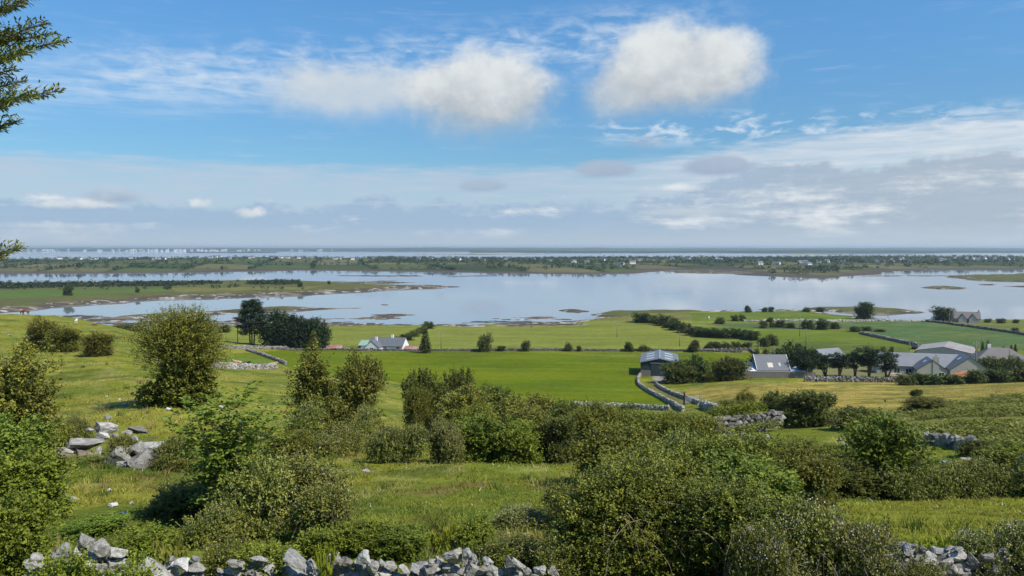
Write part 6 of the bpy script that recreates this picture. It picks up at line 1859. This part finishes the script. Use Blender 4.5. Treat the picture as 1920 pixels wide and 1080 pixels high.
def scatter_grass():
    g = np.random.default_rng(411)
    n = 210000
    u = g.uniform(-0.70, 0.70, n); v = np.concatenate([g.uniform(math.log(12), math.log(45), int(n * 0.68)), g.uniform(math.log(45), math.log(175), n - int(n * 0.68))])
    Y = np.exp(v); X = u * Y
    Z = gz(X, Y)
    col = np.stack([bil(GC[..., k], gu, gv, u, v) for k in range(3)], -1)
    keep = (fbm(X / 1.7, Y / 1.7, 3, 91) > -0.25) & ~((col[:, 1] > col[:, 0] * 1.6) & (Y > 125)) & ~((Y > 130) & (col[:, 2] > 0.06) & (col[:, 0] > 0.2) & (col[:, 1] < .3) & (col[:, 2] > 0.15))
    X, Y, Z, col = X[keep], Y[keep], Z[keep], col[keep]
    n = len(X)
    hgt = (0.05 + 0.07 * g.random(n) + 0.15 * np.clip(fbm(X / 3.1, Y / 3.1, 3, 93), 0, 1)) * np.clip(1.1 - (Y - 30) / 300, 0.8, 1.1)
    straw = (col[:, 0] > 0.2)
    hgt = np.where(straw, hgt * 1.6, hgt)
    wid = 0.006 + Y * 0.00042
    a = g.uniform(0, 6.28, n)
    lean = g.normal(size=(n, 2)) * 0.75
    B = np.stack([X, Y, Z - 0.02], -1)
    ax = np.stack([np.cos(a), np.sin(a) * 0.5, np.zeros(n)], -1) * wid[:, None]
    V = np.empty((n, 3, 3))
    V[:, 0] = B - ax; V[:, 1] = B + ax
    V[:, 2] = B + np.stack([lean[:, 0] * hgt, lean[:, 1] * hgt, hgt], -1)
    br = (0.42 + 1.25 * g.random(n))[:, None] * (1 + 0.5 * np.clip(fbm(X / 0.8, Y / 0.8, 2, 97), -1, 1))[:, None]
    c = col * br
    dry = (g.random(n) < 0.16)[:, None]
    c = np.where(dry, c * 0.45 + np.array((0.24, 0.19, 0.075)) * 0.55, c)
    fl = ((g.random(n) < 0.004) & (Y < 60) & (hgt < .16))[:, None]
    c = np.where(fl, np.array((0.62, 0.60, 0.50)), c)
    # rush and seed-head tufts
    nt, nb = 900, 26
    tu = g.uniform(-0.7, 0.7, nt); tv = g.uniform(math.log(15), math.log(95), nt)
    tY = np.exp(tv); tX = tu * tY
    ok = fbm(tX / 5, tY / 5, 3, 95) > 0.02
    tX, tY = tX[ok], tY[ok]; nt = len(tX)
    bx_ = np.repeat(tX, nb) + 0.13 * g.normal(size=nt * nb); by_ = np.repeat(tY, nb) + 0.13 * g.normal(size=nt * nb)
    bz_ = gz(bx_, by_)
    bh = np.repeat(0.22 + 0.3 * g.random(nt), nb) * (0.6 + 0.6 * g.random(nt * nb))
    bw = 0.006 + by_ * 0.00035
    an = g.uniform(0, 6.28, nt * nb)
    T3 = np.empty((nt * nb, 3, 3))
    bb = np.stack([bx_, by_, bz_ - 0.02], -1); sx = np.stack([np.cos(an), np.sin(an), 0 * an], -1) * bw[:, None]
    T3[:, 0] = bb - sx; T3[:, 1] = bb + sx; T3[:, 2] = bb + np.stack([0.4 * g.normal(size=nt * nb) * bh, 0.4 * g.normal(size=nt * nb) * bh, bh], -1)
    kind = np.repeat(g.random(nt), nb)[:, None]
    tc_ = np.where(kind < 0.55, np.array((0.07, 0.115, 0.022)), np.where(kind < 0.8, np.array((0.26, 0.20, 0.085)), np.array((0.15, 0.20, 0.03)))) * (0.7 + 0.6 * g.random((nt * nb, 1)))
    V = np.concatenate([V, T3]); c = np.concatenate([c, tc_]); n = len(V)
    me = mesh_np('meadow_grass', V.reshape(-1, 3), np.arange(n * 3).reshape(n, 3), grass_mat(), cols=np.repeat(c, 3, 0))
    tag(link('meadow_grass', me), 'rough olive and straw coloured grass over the near hillside', 'grass', kind='stuff')
scatter_grass()
def clumps(name, label, P, size, mat, seed, per=22, squash=0.8, cat='trees', parent_kind='stuff'):
    g = np.random.default_rng(seed)
    n = len(P)
    d = unit(g.normal(size=(n, per, 3))) * (g.random((n, per, 1)) ** 0.4)
    sz = size * (0.6 + 0.8 * g.random((n, 1, 1)))
    Q = P[:, None, :] + d * sz * np.array([1, 1, squash]) + np.array([0, 0, 1]) * sz * squash * 0.85
    L = np.repeat(sz * 0.75, per, 1).ravel()
    V, Fq, T = leaves(Q.reshape(-1, 3), g.normal(size=(n * per, 3)), L, L * 0.8, g, np.clip(np.repeat(0.45 + 0.3 * g.normal(size=n), per) + 0.15 * g.normal(size=n * per), 0, 1))
    return tag(link(name, mesh_np(name, V, Fq, M[mat], tint=T)), label, cat, kind=parent_kind)
def far_woods():
    g = np.random.default_rng(421)
    px = g.uniform(-250, 2150, 26000); py = g.uniform(483.5, 519, 26000)
    X, Y = on_sea(px, py)
    z, s, h = hz_at(X, Y)
    dens = 0.008 + 0.75 * h
    wood = (px > 690) & (py < 500) & (py > 485)
    dens = np.where(wood, 0.30 + 0.5 * (fbm(X / 260, Y / 200, 3, 5) > 0.0), dens)
    dens = np.where((px < 690) & (py < 490), np.where((px > 90) & (px < 300), 0.55, 0.2), dens)
    dens = np.where((px > 700) & (px < 800) & (py < 500) & (py > 488), 0.8, dens)
    dens = np.where((px > 1510) & (px < 1570) & (py > 506) & (py < 513), 0.7, dens)
    keep = (s > 45) & (g.random(len(X)) < dens * 1.05)
    P = np.stack([X, Y, z], -1)[keep]
    print('far trees', len(P))
    clumps('distant_woodland', 'dark woods and hedges spread over the far headland', P, 3.7, 'wood', 422, 14)
    px = g.uniform(-200, 570, 5200); py = g.uniform(532, 551, 5200)
    mk = in_poly(px, py, [(-200, 552), (-200, 544), (60, 539.5), (200, 537.5), (400, 535.5), (418, 539), (300, 543.5), (150, 545.5), (0, 549)]) | in_poly(px, py, [(462, 537), (500, 533.5), (560, 533.5), (566, 537), (540, 540.5), (470, 540.5)]) | in_poly(px, py, [(305, 544), (312, 543), (324, 553), (316, 554)])
    mk |= (g.random(len(px)) < 0.10) & in_poly(px, py, [(-200, 580), (0, 569), (318, 553), (318, 555), (0, 571.5), (-200, 583)])
    mk |= (g.random(len(px)) < 0.02) & (px > 0)
    X, Y = on_sea(px[mk], py[mk])
    z = fz(X, Y); ok = z > 0.7
    clumps('coastal_scrub', 'dark scrub belt along the low grassy spit', np.stack([X, Y, z], -1)[ok], 1.9, 'wood', 423, 16, 0.75, 'scrub')
far_woods()
def spit_tree(px, py, h, label):
    X, Y = on_sea(px, py)
    X, Y = float(X), float(Y)
    o = plant('far_c', (X, Y, float(fz(np.array([X]), np.array([Y]))[0])), h / PR['far_c'].h * 0.95, h / PR['far_c'].h, label, cat='tree', name='wind_bent_tree')
spit_tree(128, 562, 7.5, 'lone wind bent tree at the edge of the spit field')
spit_tree(563, 545, 5.0, 'small lone tree on the outer spit')
spit_tree(617, 539, 3.5, 'tiny lone tree near the tip of the spit')
spit_tree(258, 556, 3.6, 'little round bush on the spit shore')
